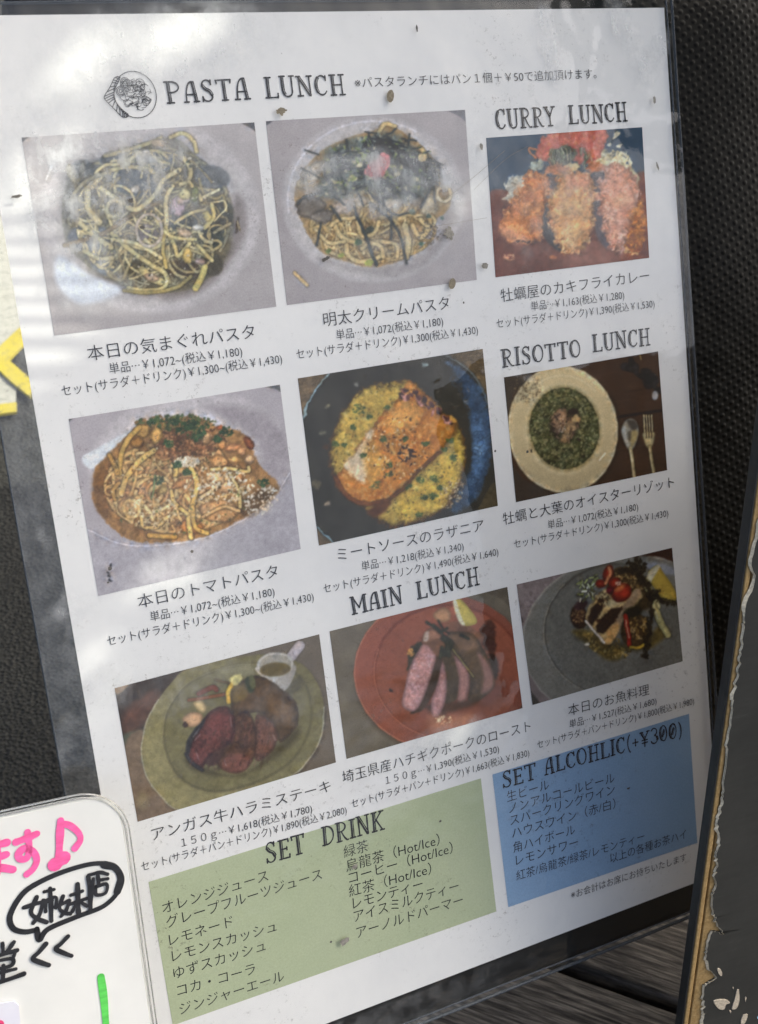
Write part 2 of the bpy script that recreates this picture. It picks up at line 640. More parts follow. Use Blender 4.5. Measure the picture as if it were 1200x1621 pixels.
Q = [[(34, 217.7), (402.5, 193.8), (437.3, 485.4), (86, 531.2)],
     [(420.7, 191.8), (736, 173.9), (754.6, 443), (454, 483)],
     [(769.3, 218.3), (1016.3, 201.4), (1027.4, 408.2), (784.3, 439)],
     [(108.5, 663.3), (443, 608.9), (475.9, 869), (155.4, 943.6)],
     [(471.3, 599), (764, 552.2), (788, 800.7), (504.8, 863.6)],
     [(797.6, 597.3), (1041.5, 556.2), (1056, 744.2), (816.7, 795)],
     [(181.4, 1089.3), (505.2, 1003.9), (531.7, 1206.8), (217.8, 1300.8)],
     [(521.5, 999.2), (802.9, 929), (827, 1120.8), (548.5, 1201.3)],
     [(817.7, 925.3), (1063.6, 867), (1080.6, 1046.7), (842.7, 1116)]]


def dish_whim_pasta():
    c = Canvas(Q[0], (20, 170, 2.727), (172, 167, 168), 100)
    shade_dir(c, -0.2, -0.5, 0.16); wash(c, 0.05)
    c.ell(590, 470, 480, 420, (184, 180, 182), soft=14)
    c.ell(600, 485, 420, 372, (178, 174, 175), soft=10)
    c.poly([(300, 690), (480, 790), (700, 830), (860, 760), (980, 600), (1010, 470), (960, 380), (900, 640), (700, 790)], (138, 131, 130), soft=16)
    c.poly([(200, 640), (330, 720), (470, 790), (300, 850), (190, 760)], (205, 212, 224), soft=12)
    c.poly([(36, 128), (74, 126), (40, 152)], (95, 95, 98), soft=2, smooth=False)
    c.poly([(985, 66), (1050, 60), (1056, 112), (1030, 92)], (96, 96, 98), soft=2, smooth=False)
    c.stroke([(145, 310), (180, 235), (232, 178)], 9, (212, 214, 220), shadow=0)
    mass = [(250, 300), (320, 250), (440, 200), (600, 150), (700, 130), (790, 205), (890, 290), (950, 420), (950, 560), (900, 680),
            (780, 780), (620, 797), (480, 770), (330, 690), (235, 590), (212, 450), (232, 330)]
    c.poly(mass, (122, 119, 108), soft=6, tex=0.22, fine=0.12, rag=0.5)
    c.poly([(240, 260), (420, 220), (640, 200), (640, 330), (520, 430), (400, 420), (250, 560), (225, 440)], (108, 112, 114), soft=26, tex=0.2, amt=0.7)
    c.poly([(480, 760), (330, 690), (600, 640), (900, 560), (930, 640), (780, 780), (620, 797)], (92, 84, 62), soft=16, tex=0.25, amt=0.75)
    cr = [(196, 184, 138), (182, 172, 132), (205, 194, 150), (160, 148, 108), (140, 130, 100)]
    c.strands(95, (590, 470, 360, 320), (11, 19), [(138, 134, 112), (124, 120, 98), (152, 146, 120), (110, 108, 94)], (90, 220), 0.12)
    for x, y, rx, ry, k in [(440, 232, 62, 30, (76, 88, 100)), (640, 232, 60, 45, (72, 88, 104)), (320, 262, 56, 32, (84, 92, 98)), (520, 320, 110, 60, (74, 86, 98)),
                            (330, 560, 90, 60, (82, 92, 106)), (740, 492, 70, 42, (62, 70, 74)), (862, 560, 48, 55, (50, 58, 56)), (900, 460, 55, 60, (70, 72, 68)),
                            (860, 300, 80, 50, (92, 98, 104)), (600, 545, 60, 55, (120, 112, 116)), (390, 690, 60, 30, (88, 98, 110)), (740, 700, 80, 40, (66, 56, 46)),
                            (860, 680, 50, 50, (64, 60, 48)), (520, 690, 40, 28, (70, 64, 46))]:
        c.ell(x, y, rx, ry, k, rot=c.r.uniform(-30, 30), soft=6, tex=0.25, fine=0.15, rag=0.5, amt=0.85)
    c.strands(44, (600, 480, 335, 300), (12, 20), cr, (90, 240), 0.18)
    S = [([(225, 595), (390, 545), (520, 460), (640, 405)], 16, (128, 112, 84)), ([(440, 560), (560, 608), (640, 590), (664, 500), (662, 400), (690, 340)], 17, (206, 194, 146)),
         ([(322, 360), (328, 440), (375, 497)], 24, (188, 180, 142)), ([(345, 345), (400, 285), (480, 258), (560, 262), (620, 285)], 16, (192, 182, 140)),
         ([(430, 545), (520, 625), (600, 680), (660, 720), (652, 778), (570, 792), (500, 780)], 17, (196, 182, 128)), ([(380, 350), (460, 402), (530, 442), (610, 382), (652, 312), (720, 270)], 18, (204, 194, 150)),
         ([(680, 130), (735, 112), (780, 145), (795, 192)], 15, (196, 186, 142)), ([(735, 215), (768, 270), (760, 315), (725, 332)], 15, (200, 190, 146)),
         ([(660, 520), (700, 600), (716, 642), (765, 585)], 15, (206, 190, 130)), ([(652, 530), (650, 620), (662, 690)], 14, (186, 168, 104)),
         ([(800, 595), (862, 662)], 14, (198, 184, 128)), ([(820, 388), (890, 356)], 11, (205, 198, 160)), ([(560, 700), (600, 738), (640, 752)], 26, (190, 176, 124)),
         ([(290, 500), (350, 552), (425, 604)], 20, (178, 170, 132)), ([(310, 620), (370, 652), (432, 650)], 17, (172, 166, 132)), ([(600, 450), (645, 520), (690, 560), (790, 570)], 13, (202, 188, 132)),
         ([(255, 470), (262, 380), (330, 310), (420, 280)], 15, (150, 146, 122)), ([(400, 210), (480, 190), (600, 150), (640, 130)], 15, (170, 162, 124)), ([(480, 215), (495, 250)], 14, (190, 180, 138)),
         ([(790, 780), (815, 735), (830, 690)], 24, (198, 184, 112)), ([(480, 790), (580, 800), (700, 780), (770, 730)], 14, (140, 128, 84)), ([(760, 320), (800, 370), (815, 400)], 14, (200, 188, 138)),
         ([(860, 420), (868, 470), (830, 520)], 16, (202, 186, 124)), ([(430, 570), (500, 580), (560, 600), (640, 650)], 15, (206, 196, 150)), ([(900, 520), (870, 540), (940, 500)], 12, (150, 142, 112))]
    for p, w, k in S:
        c.stroke(p, w * 1.15, k, shadow=0.3)
    c.ring(437, 436, 30, 38, 19, (190, 182, 146), rot=20)
    c.ring(590, 530, 55, 70, 14, (178, 166, 150), rot=0)
    for x, y, rx, ry, k in [(712, 428, 34, 44, (182, 160, 170)), (735, 400, 30, 22, (176, 158, 150)), (578, 196, 18, 18, (206, 200, 190)), (800, 518, 30, 14, (212, 206, 190)),
                            (840, 470, 18, 26, (206, 182, 100)), (755, 640, 20, 36, (206, 180, 110)), (740, 540, 34, 18, (196, 176, 150)), (530, 352, 22, 16, (206, 200, 190)),
                            (600, 735, 34, 16, (170, 146, 120)), (810, 665, 24, 14, (190, 168, 160)), (630, 155, 28, 22, (176, 160, 136)), (745, 375, 26, 24, (196, 190, 140)), (785, 375, 18, 34, (116, 122, 76)),
                            (255, 290, 18, 46, (150, 146, 126)), (300, 268, 14, 40, (120, 120, 110))]:
        c.ell(x, y, rx, ry, k, rot=c.r.uniform(-20, 20), soft=3, tex=0.12, rag=0.4, dark=0.35, rim=4)
    c.dots(160, 600, 470, 340, 300, (2, 6), [(214, 208, 190), (60, 66, 66), (150, 140, 110), (84, 92, 84)])
    c.stroke([(975, 478), (965, 540)], 10, (96, 88, 80), shadow=0.1)
    return c


def dish_cod_roe_pasta():
    c = Canvas(Q[1], (400, 160, 3.243), (165, 159, 161), 200)
    shade_dir(c, 0.3, -0.3, 0.14); wash(c, 0.05)
    c.ell(620, 505, 470, 430, (178, 174, 176), soft=8)
    c.ell(620, 510, 440, 400, (186, 182, 182), soft=10)
    c.ring(620, 505, 440, 402, 16, (206, 204, 210), a0=170, a1=300, shadow=0, amt=0.7)
    c.poly([(330, 800), (500, 870), (720, 900), (900, 830), (1000, 690), (1050, 560), (960, 520), (860, 780), (600, 850)], (154, 149, 150), soft=16)
    c.poly([(66, 102), (104, 100), (68, 128)], (92, 92, 96), soft=2, smooth=False)
    c.poly([(1000, 50), (1092, 40), (1094, 106), (1060, 78)], (128, 128, 134), soft=2, smooth=False)
    mass = [(365, 250), (480, 192), (640, 142), (700, 112), (760, 150), (870, 230), (950, 340), (965, 420), (1012, 470), (1000, 560), (900, 640), (845, 770),
            (700, 838), (590, 852), (470, 822), (360, 782), (280, 680), (230, 560), (213, 470), (240, 400), (290, 320)]
    c.poly(mass, (152, 128, 90), soft=4, tex=0.2, fine=0.1, rag=0.4)
    c.strands(60, (620, 640, 330, 190), (14, 24), [(196, 172, 118), (178, 152, 100), (206, 184, 134), (150, 124, 80)], (90, 240))
    for p, w in [([(480, 720), (490, 790), (560, 825), (650, 800), (680, 760)], 20), ([(410, 600), (450, 690), (540, 730), (660, 720)], 20), ([(340, 680), (400, 730), (470, 720)], 16),
                 ([(540, 620), (560, 690), (620, 680), (650, 620)], 18), ([(660, 720), (740, 740), (740, 800)], 16), ([(780, 640), (800, 720), (790, 800)], 26), ([(820, 640), (860, 700), (900, 650), (860, 610)], 20),
                 ([(650, 160), (680, 118), (730, 130)], 18), ([(860, 240), (930, 320), (960, 400)], 18), ([(560, 760), (600, 730), (660, 750), (670, 800)], 18), ([(400, 640), (440, 610), (520, 600)], 16)]:
        c.stroke(p, w * 1.2, (204, 180, 126), shadow=0.35)
    c.ring(982, 478, 36, 36, 18, (206, 190, 156))
    for x, y, rx, ry, k in [(300, 375, 60, 45, (178, 166, 146)), (262, 428, 36, 30, (188, 172, 138)), (340, 340, 50, 34, (172, 164, 150)), (300, 545, 78, 60, (118, 110, 100)), (360, 590, 60, 40, (130, 122, 112)),
                            (470, 540, 60, 40, (196, 178, 160)), (720, 522, 60, 34, (212, 204, 190)), (550, 510, 44, 30, (198, 180, 150)), (905, 540, 50, 46, (206, 190, 152)), (830, 500, 60, 30, (150, 140, 128))]:
        c.ell(x, y, rx, ry, k, rot=c.r.uniform(-30, 30), soft=4, tex=0.22, fine=0.1, rag=0.8, dark=0.3)
    nori = [(370, 262), (480, 206), (600, 178), (720, 166), (830, 250), (935, 350), (935, 430), (860, 500), (700, 498), (560, 470), (430, 505), (330, 480), (350, 400), (400, 330)]
    c.poly(nori, (88, 96, 92), soft=14, tex=0.35, fine=0.25, rag=1.6)
    c.dots(260, 0, 0, 0, 0, (4, 11), [(156, 154, 130), (110, 118, 104), (62, 72, 76), (56, 64, 66), (90, 104, 100), (180, 170, 140)], poly=nori)
    c.dots(90, 650, 330, 300, 150, (5, 12), [(132, 148, 76), (150, 156, 96), (200, 192, 160), (110, 130, 72)])
    for _ in range(150):
        x, y = c.r.uniform(360, 930), c.r.uniform(170, 500)
        if abs((y - 330) / 180) + abs((x - 650) / 330) > 1.15:
            continue
        a = c.r.uniform(-0.6, 1.4); l = c.r.uniform(25, 75)
        c.stroke([(x, y), (x + l * .5 * math.cos(a), y + l * .5 * math.sin(a) + c.r.uniform(-8, 8)), (x + l * math.cos(a), y + l * math.sin(a))], c.r.uniform(4, 9), (48, 56, 62), shade=0.1, shadow=0.15)
    for _ in range(60):
        x = c.r.uniform(560, 930); y = 190 + (x - 560) * 0.42 + c.r.uniform(-50, 40)
        a = c.r.uniform(0.0, 1.3); l = c.r.uniform(30, 80)
        c.stroke([(x, y), (x + l * math.cos(a), y + l * math.sin(a))], c.r.uniform(5, 9), (34, 42, 48), shade=0.1, shadow=0.1)
    c.poly([(570, 362), (600, 322), (640, 302), (660, 268), (702, 280), (706, 322), (682, 362), (660, 392), (618, 396)], (206, 116, 116), soft=3, tex=0.15, fine=0.15, rag=0.5, lit=(0, -1, 0.12))
    c.stroke([(655, 305), (675, 350)], 12, (150, 120, 124), shadow=0)
    for p, w in [([(530, 580), (580, 690), (634, 842)], 16), ([(606, 528), (700, 600), (760, 700), (790, 832)], 13), ([(712, 590), (712, 712)], 10), ([(328, 742), (350, 630)], 9), ([(270, 252), (338, 274)], 7), ([(864, 546), (900, 470), (940, 370)], 12),
                 ([(400, 540), (450, 610)], 10), ([(640, 500), (720, 580), (800, 575)], 9), ([(250, 345), (340, 390)], 6), ([(520, 540), (530, 575)], 9), ([(420, 490), (470, 530)], 9), ([(230, 530), (270, 490), (340, 470)], 9), ([(480, 200), (485, 250)], 12), ([(805, 170), (800, 220)], 8),
                 ([(930, 440), (936, 520)], 7)]:
        c.stroke(p, w, (52, 60, 62), shade=0.15, shadow=0.3)
    for x, y, r, k in [(545, 726, 20, (60, 84, 56)), (390, 770, 16, (96, 116, 62)), (456, 790, 16, (140, 150, 72)), (600, 830, 22, (152, 160, 74)), (600, 660, 24, (66, 74, 66)), (866, 733, 12, (70, 98, 80)), (902, 592, 14, (76, 98, 88)), (972, 600, 12, (90, 112, 104)),
                       (820, 572, 18, (104, 118, 108)), (742, 376, 16, (210, 204, 170)), (572, 290, 18, (140, 156, 84)), (548, 330, 14, (196, 190, 156)), (840, 400, 14, (190, 180, 140)), (870, 290, 24, (200, 180, 130))]:
        c.ell(x, y, r, r * 0.8, k, rot=c.r.uniform(-40, 40), soft=2.5, tex=0.2, rag=0.4)
    c.stroke([(216, 882), (248, 915), (280, 946)], 17, (208, 182, 132), shadow=0.25)
    c.dots(60, 900, 680, 60, 60, (2, 6), [(110, 100, 90), (80, 74, 66)])
    return c


def fritter(c, pts, base, hi, lo, n=420):
    c.poly(pts, base, soft=3, tex=0.26, fine=0.16, rag=1.6, dark=0.34, rim=12, lit=(-0.4, -0.6, 0.10))
    P = np.array(pts, float); ctr = P.mean(0); ext = np.ptp(P, axis=0) / 2
    for _ in range(26):
        q = ctr + c.r.uniform(-0.72, 0.72, 2) * ext
        c.ell(q[0], q[1], c.r.uniform(12, 42), c.r.uniform(10, 30), [hi, lo, hi, base][c.r.integers(4)], rot=c.r.uniform(0, 180), soft=9, tex=0.2, fine=0.2, rag=1.4, amt=0.34)
    c.dots(n, 0, 0, 0, 0, (3, 9), [hi, base, lo, base, tuple(np.array(hi) * 0.9)], poly=pts, amt=0.24)
    c.dots(n // 4, 0, 0, 0, 0, (2, 6), [tuple(np.minimum(np.array(hi) * 1.12, 250)), tuple(np.array(lo) * 0.8)], poly=pts, amt=0.4)
    for i in range(len(pts)):      # loose crumbs along the outline
        q = P[i] * 0.5 + P[i - 1] * 0.5
        c.dots(9, q[0], q[1], 26, 26, (5, 12), [base, lo, hi], amt=0.8)


def dish_curry():
    c = Canvas(Q[2], (750, 190, 4.138), (58, 78, 98), 300)
    wash(c, 0.08)
    c.poly([(85, 530), (220, 458), (520, 560), (800, 540), (1125, 340), (1160, 920), (135, 1045)], (104, 58, 48), soft=6, tex=0.2, fine=0.08)
    c.poly([(1060, 480), (1130, 360), (1160, 920), (960, 930), (1000, 830)], (116, 54, 26), soft=10, tex=0.2)
    c.poly([(600, 900), (740, 800), (960, 820), (960, 920), (640, 960)], (150, 96, 82), soft=18, tex=0.15, amt=0.7)
    c.poly([(740, 290), (830, 190), (905, 240), (985, 205), (992, 285), (1060, 330), (1078, 400), (1066, 460), (960, 320), (880, 300)], (224, 212, 166), soft=3, tex=0.12, rag=0.8, dark=0.25)
    c.dots(120, 930, 280, 110, 80, (5, 11), [(236, 228, 196), (206, 190, 140), (226, 216, 176)], elong=2)
    for x, y, r in [(935, 92, 20), (892, 164, 20), (955, 165, 16), (925, 108, 14)]:
        c.ell(x, y, r * 1.1, r * 0.7, (226, 216, 184), rot=-40, soft=2)
    c.poly([(340, 360), (250, 385), (218, 430), (225, 470), (200, 510), (225, 540), (300, 480)], (176, 174, 160), soft=3, tex=0.15, rag=0.9)
    c.dots(60, 270, 440, 55, 80, (6, 13), [(206, 204, 190), (150, 148, 138), (190, 188, 172)], elong=1.8)
    ham = [(480, 92), (600, 74), (862, 58), (850, 180), (800, 262), (700, 280), (540, 200), (500, 282), (410, 236), (430, 160)]
    c.poly(ham, (204, 108, 88), soft=3, tex=0.2, fine=0.1, rag=0.6, dark=0.2)
    c.dots(240, 0, 0, 0, 0, (5, 16), [(214, 128, 108), (196, 92, 84), (222, 146, 118), (186, 84, 74), (206, 120, 70)], poly=ham, amt=0.5)
    c.stroke([(405, 240), (365, 215), (365, 190), (410, 195)], 13, (190, 120, 76), shadow=0.2)
    c.poly([(500, 280), (520, 210), (580, 172), (650, 180), (660, 240), (620, 300), (560, 310)], (84, 92, 76), soft=5, tex=0.4, fine=0.3, rag=1.2)
    for _ in range(70):
        x, y = c.r.uniform(500, 770), c.r.uniform(185, 300)
        c.stroke([(x, y), (x + c.r.uniform(-12, 12), y + c.r.uniform(15, 40))], c.r.uniform(4, 9), [(70, 98, 66), (150, 158, 130), (112, 128, 90), (188, 178, 140)][c.r.integers(4)], shadow=0.15)
    c.poly([(370, 300), (420, 260), (470, 270), (440, 320), (390, 330)], (170, 178, 160), soft=4, tex=0.3, rag=1.0)
    c.ell(540, 320, 90, 40, (196, 128, 86), soft=5, tex=0.25, fine=0.2, rag=1)
    c.ell(660, 305, 50, 30, (212, 190, 140), soft=5, tex=0.25, fine=0.2, rag=1)
    c.ell(800, 310, 60, 40, (196, 120, 76), soft=5, tex=0.25, fine=0.2, rag=1)
    c.poly([(780, 370), (845, 365), (828, 560), (870, 700), (915, 830), (860, 835), (796, 740), (782, 600)], (92, 84, 92), soft=6, tex=0.2)
    c.poly([(486, 380), (520, 360), (540, 420), (500, 520), (480, 560)], (96, 76, 72), soft=5, tex=0.2)
    fritter(c, [(340, 350), (440, 348), (496, 400), (490, 520), (456, 740), (400, 790), (290, 812), (178, 742), (188, 640), (240, 560), (258, 500), (330, 440)], (208, 126, 66), (230, 168, 104), (166, 90, 44))
    c.poly([(180, 690), (300, 740), (380, 790), (280, 815), (178, 750)], (214, 150, 116), soft=12, tex=0.2, fine=0.2, amt=0.6)
    c.poly([(468, 560), (500, 560), (492, 680), (545, 790), (592, 872), (520, 835), (452, 742)], (58, 56, 60), soft=6, tex=0.15)
    fritter(c, [(560, 350), (690, 328), (776, 400), (792, 600), (772, 740), (720, 842), (620, 872), (572, 842), (508, 740), (488, 620), (508, 500), (545, 430)], (220, 158, 98), (242, 204, 146), (186, 116, 72), 560)
    c.ell(640, 570, 70, 50, (240, 196, 120), soft=18, tex=0.2, fine=0.2, amt=0.45)
    c.ell(640, 740, 50, 80, (244, 204, 140), soft=18, tex=0.2, fine=0.2, amt=0.45)
    c.ell(680, 400, 80, 50, (206, 126, 108), soft=16, tex=0.2, fine=0.2, amt=0.5)
    fritter(c, [(868, 300), (1000, 300), (1070, 420), (1082, 520), (1044, 680), (1000, 832), (930, 862), (872, 790), (850, 640), (820, 560), (830, 440), (850, 370)], (214, 150, 122), (238, 190, 164), (178, 108, 86), 560)
    c.ell(960, 530, 60, 40, (232, 180, 136), soft=16, tex=0.2, fine=0.2, amt=0.5)
    fritter(c, [(1084, 520), (1122, 600), (1112, 780), (1040, 842), (1000, 812), (1042, 680)], (186, 104, 32), (212, 140, 56), (130, 64, 20), 160)
    c.dots(14, 230, 900, 40, 20, (5, 12), [(206, 150, 110)])
    c.dots(10, 515, 900, 25, 12, (5, 10), [(190, 112, 60)])
    c.dots(26, 1040, 860, 60, 18, (4, 8), [(206, 160, 100), (170, 90, 40)])
    c.dots(30, 340, 800, 80, 14, (3, 6), [(70, 50, 44), (60, 40, 36)])
    c.a *= (1 - 0.05 * sstep((c.X / c.w)))[..., None]
    return c


def dish_tomato_pasta():
    c = Canvas(Q[3], (100, 600, 3.158), (168, 162, 167), 400)
    shade_dir(c, 0.1, 0.3, 0.06); wash(c, 0.04)
    c.ell(640, 440, 520, 385, (176, 170, 174), rot=-7, soft=10)
    c.ell(640, 420, 500, 330, (188, 183, 186), rot=-7, soft=22)
    c.poly([(700, 130), (950, 150), (1100, 260), (1135, 430), (1060, 560), (1000, 450), (950, 300), (800, 200)], (154, 147, 152), soft=22)
    c.poly([(110, 760), (300, 835), (500, 838), (720, 800), (900, 712), (1060, 596), (1150, 460), (1190, 850), (180, 1085)], (162, 158, 165), soft=4)
    c.stroke([(120, 752), (300, 826), (500, 830), (710, 792), (900, 704), (1052, 590), (1132, 470)], 8, (196, 192, 200), shadow=0.1)
    c.poly([(96, 390), (150, 356), (260, 296), (332, 256), (342, 284), (232, 362), (152, 446), (108, 432)], (206, 211, 216), soft=5, tex=0.1)
    c.poly([(1008, 36), (1086, 24), (1090, 66), (1060, 50)], (92, 92, 92), soft=2, smooth=False)
    c.poly([(26, 198), (52, 194), (30, 214)], (92, 92, 92), soft=2, smooth=False)
    mass = [(148, 560), (160, 450), (240, 362), (330, 270), (390, 222), (480, 202), (660, 186), (760, 236), (900, 270), (960, 380), (1000, 450), (1082, 540), (1000, 632),
            (850, 722), (700, 792), (500, 818), (330, 802), (200, 702), (150, 610)]
    c.poly(mass, (146, 108, 64), soft=4, tex=0.25, fine=0.15, rag=0.6)
    c.poly([(150, 560), (170, 450), (260, 400), (240, 600), (230, 690), (180, 660)], (122, 86, 48), soft=14, tex=0.25, fine=0.2)
    c.poly([(960, 560), (1082, 540), (1000, 640), (900, 690), (860, 620)], (96, 72, 44), soft=12, tex=0.25, fine=0.2)
    c.strands(60, (560, 540, 360, 230), (18, 30), [(204, 168, 108), (190, 150, 92), (214, 184, 126), (170, 128, 78), (196, 146, 92)], (90, 240), 0.2)
    c.ell(600, 320, 150, 80, (104, 74, 50), soft=14, tex=0.4, fine=0.3, rag=1.2)
    c.dots(260, 620, 320, 190, 100, (4, 12), [(116, 80, 54), (86, 60, 42), (156, 108, 70), (190, 136, 88), (80, 62, 42)])
    c.dots(150, 560, 220, 200, 40, (5, 12), [(58, 76, 44), (46, 60, 36), (84, 96, 52), (120, 90, 54)])
    for x, y, rx, ry, k in [(465, 285, 34, 42, (206, 160, 88)), (400, 260, 40, 34, (176, 134, 70)), (780, 410, 50, 34, (216, 160, 98)), (792, 330, 22, 26, (206, 146, 84)), (850, 344, 44, 24, (214, 150, 96)), (892, 362, 26, 24, (222, 160, 104)),
                            (930, 402, 28, 22, (226, 180, 130)), (812, 540, 40, 34, (206, 156, 104)), (860, 402, 44, 18, (214, 164, 96)), (588, 522, 56, 22, (216, 152, 90)), (578, 462, 36, 28, (190, 150, 86)), (500, 552, 30, 22, (196, 160, 90)),
                            (720, 300, 26, 34, (190, 150, 104)), (790, 246, 30, 12, (196, 110, 60)), (880, 490, 26, 26, (190, 130, 76)), (640, 740, 60, 40, (196, 128, 62)), (780, 660, 100, 60, (196, 150, 98)), (760, 500, 50, 40, (210, 170, 120)),
                            (370, 320, 36, 30, (166, 120, 60)), (330, 640, 60, 50, (190, 150, 100)), (930, 320, 20, 40, (150, 84, 46))]:
        c.ell(x, y, rx, ry, k, rot=c.r.uniform(-35, 20), soft=3, tex=0.16, fine=0.08, rag=0.5, dark=0.45, rim=6, lit=(-0.3, -0.9, 0.15))
    for p, w, k in [([(560, 480), (570, 430), (620, 425), (652, 470), (668, 530), (650, 620), (628, 700), (640, 792)], 24, (214, 176, 96)), ([(648, 640), (660, 740), (722, 772)], 20, (208, 166, 84)), ([(540, 560), (560, 622), (620, 672)], 20, (214, 182, 106)),
                    ([(290, 572), (318, 492), (378, 412), (452, 358)], 28, (204, 168, 96)), ([(280, 472), (292, 372), (330, 292), (382, 242)], 24, (190, 152, 80)), ([(230, 380), (262, 440), (270, 470)], 22, (170, 132, 70)),
                    ([(740, 452), (830, 446), (922, 462), (926, 440)], 16, (216, 184, 112)), ([(832, 470), (880, 560), (884, 642)], 15, (196, 172, 110)), ([(390, 690), (402, 738), (470, 738), (520, 690)], 18, (206, 172, 104)),
                    ([(430, 782), (560, 788)], 24, (190, 146, 70)), ([(260, 600), (250, 560), (280, 520)], 20, (186, 144, 80)), ([(690, 590), (740, 560), (780, 520)], 18, (214, 184, 132)), ([(700, 690), (800, 640), (880, 660)], 16, (206, 166, 110))]:
        c.stroke(p, w, k, shadow=0.5)
    c.ring(342, 648, 38, 42, 18, (206, 172, 112), rot=-20)
    c.dots(110, 780, 530, 170, 90, (3, 9), [(232, 222, 200), (222, 206, 176), (210, 190, 150)])
    c.dots(110, 620, 415, 60, 25, (3, 9), [(226, 216, 196), (206, 190, 160)])
    c.dots(60, 990, 610, 100, 60, (3, 8), [(216, 208, 192), (196, 180, 156)], rot=-35)
    c.dots(90, 440, 660, 130, 80, (3, 8), [(224, 206, 166), (206, 180, 130)])
    c.dots(160, 560, 560, 380, 220, (3, 7), [(226, 206, 160), (96, 62, 36), (80, 92, 50), (70, 60, 36)])
    for x, y, r in [(640, 230, 34), (660, 285, 40), (600, 250, 28), (815, 262, 34), (530, 322, 24), (482, 505, 30), (570, 428, 22), (620, 466, 18), (770, 300, 20), (1000, 520, 26), (560, 210, 22), (440, 215, 18), (690, 270, 26)]:
        c.dots(16, x, y, r, r * 0.7, (5, 12), [(48, 72, 44), (62, 88, 50), (40, 58, 36)])
    c.stroke([(460, 480), (452, 560), (440, 600)], 6, (110, 140, 90), shadow=0.1)
    c.poly([(400, 910), (560, 950), (660, 930), (640, 1000), (430, 1000)], (206, 203, 206), soft=18, amt=0.35)
    c.dots(5, 230, 960, 12, 60, (3, 7), [(40, 40, 44)])
    return c


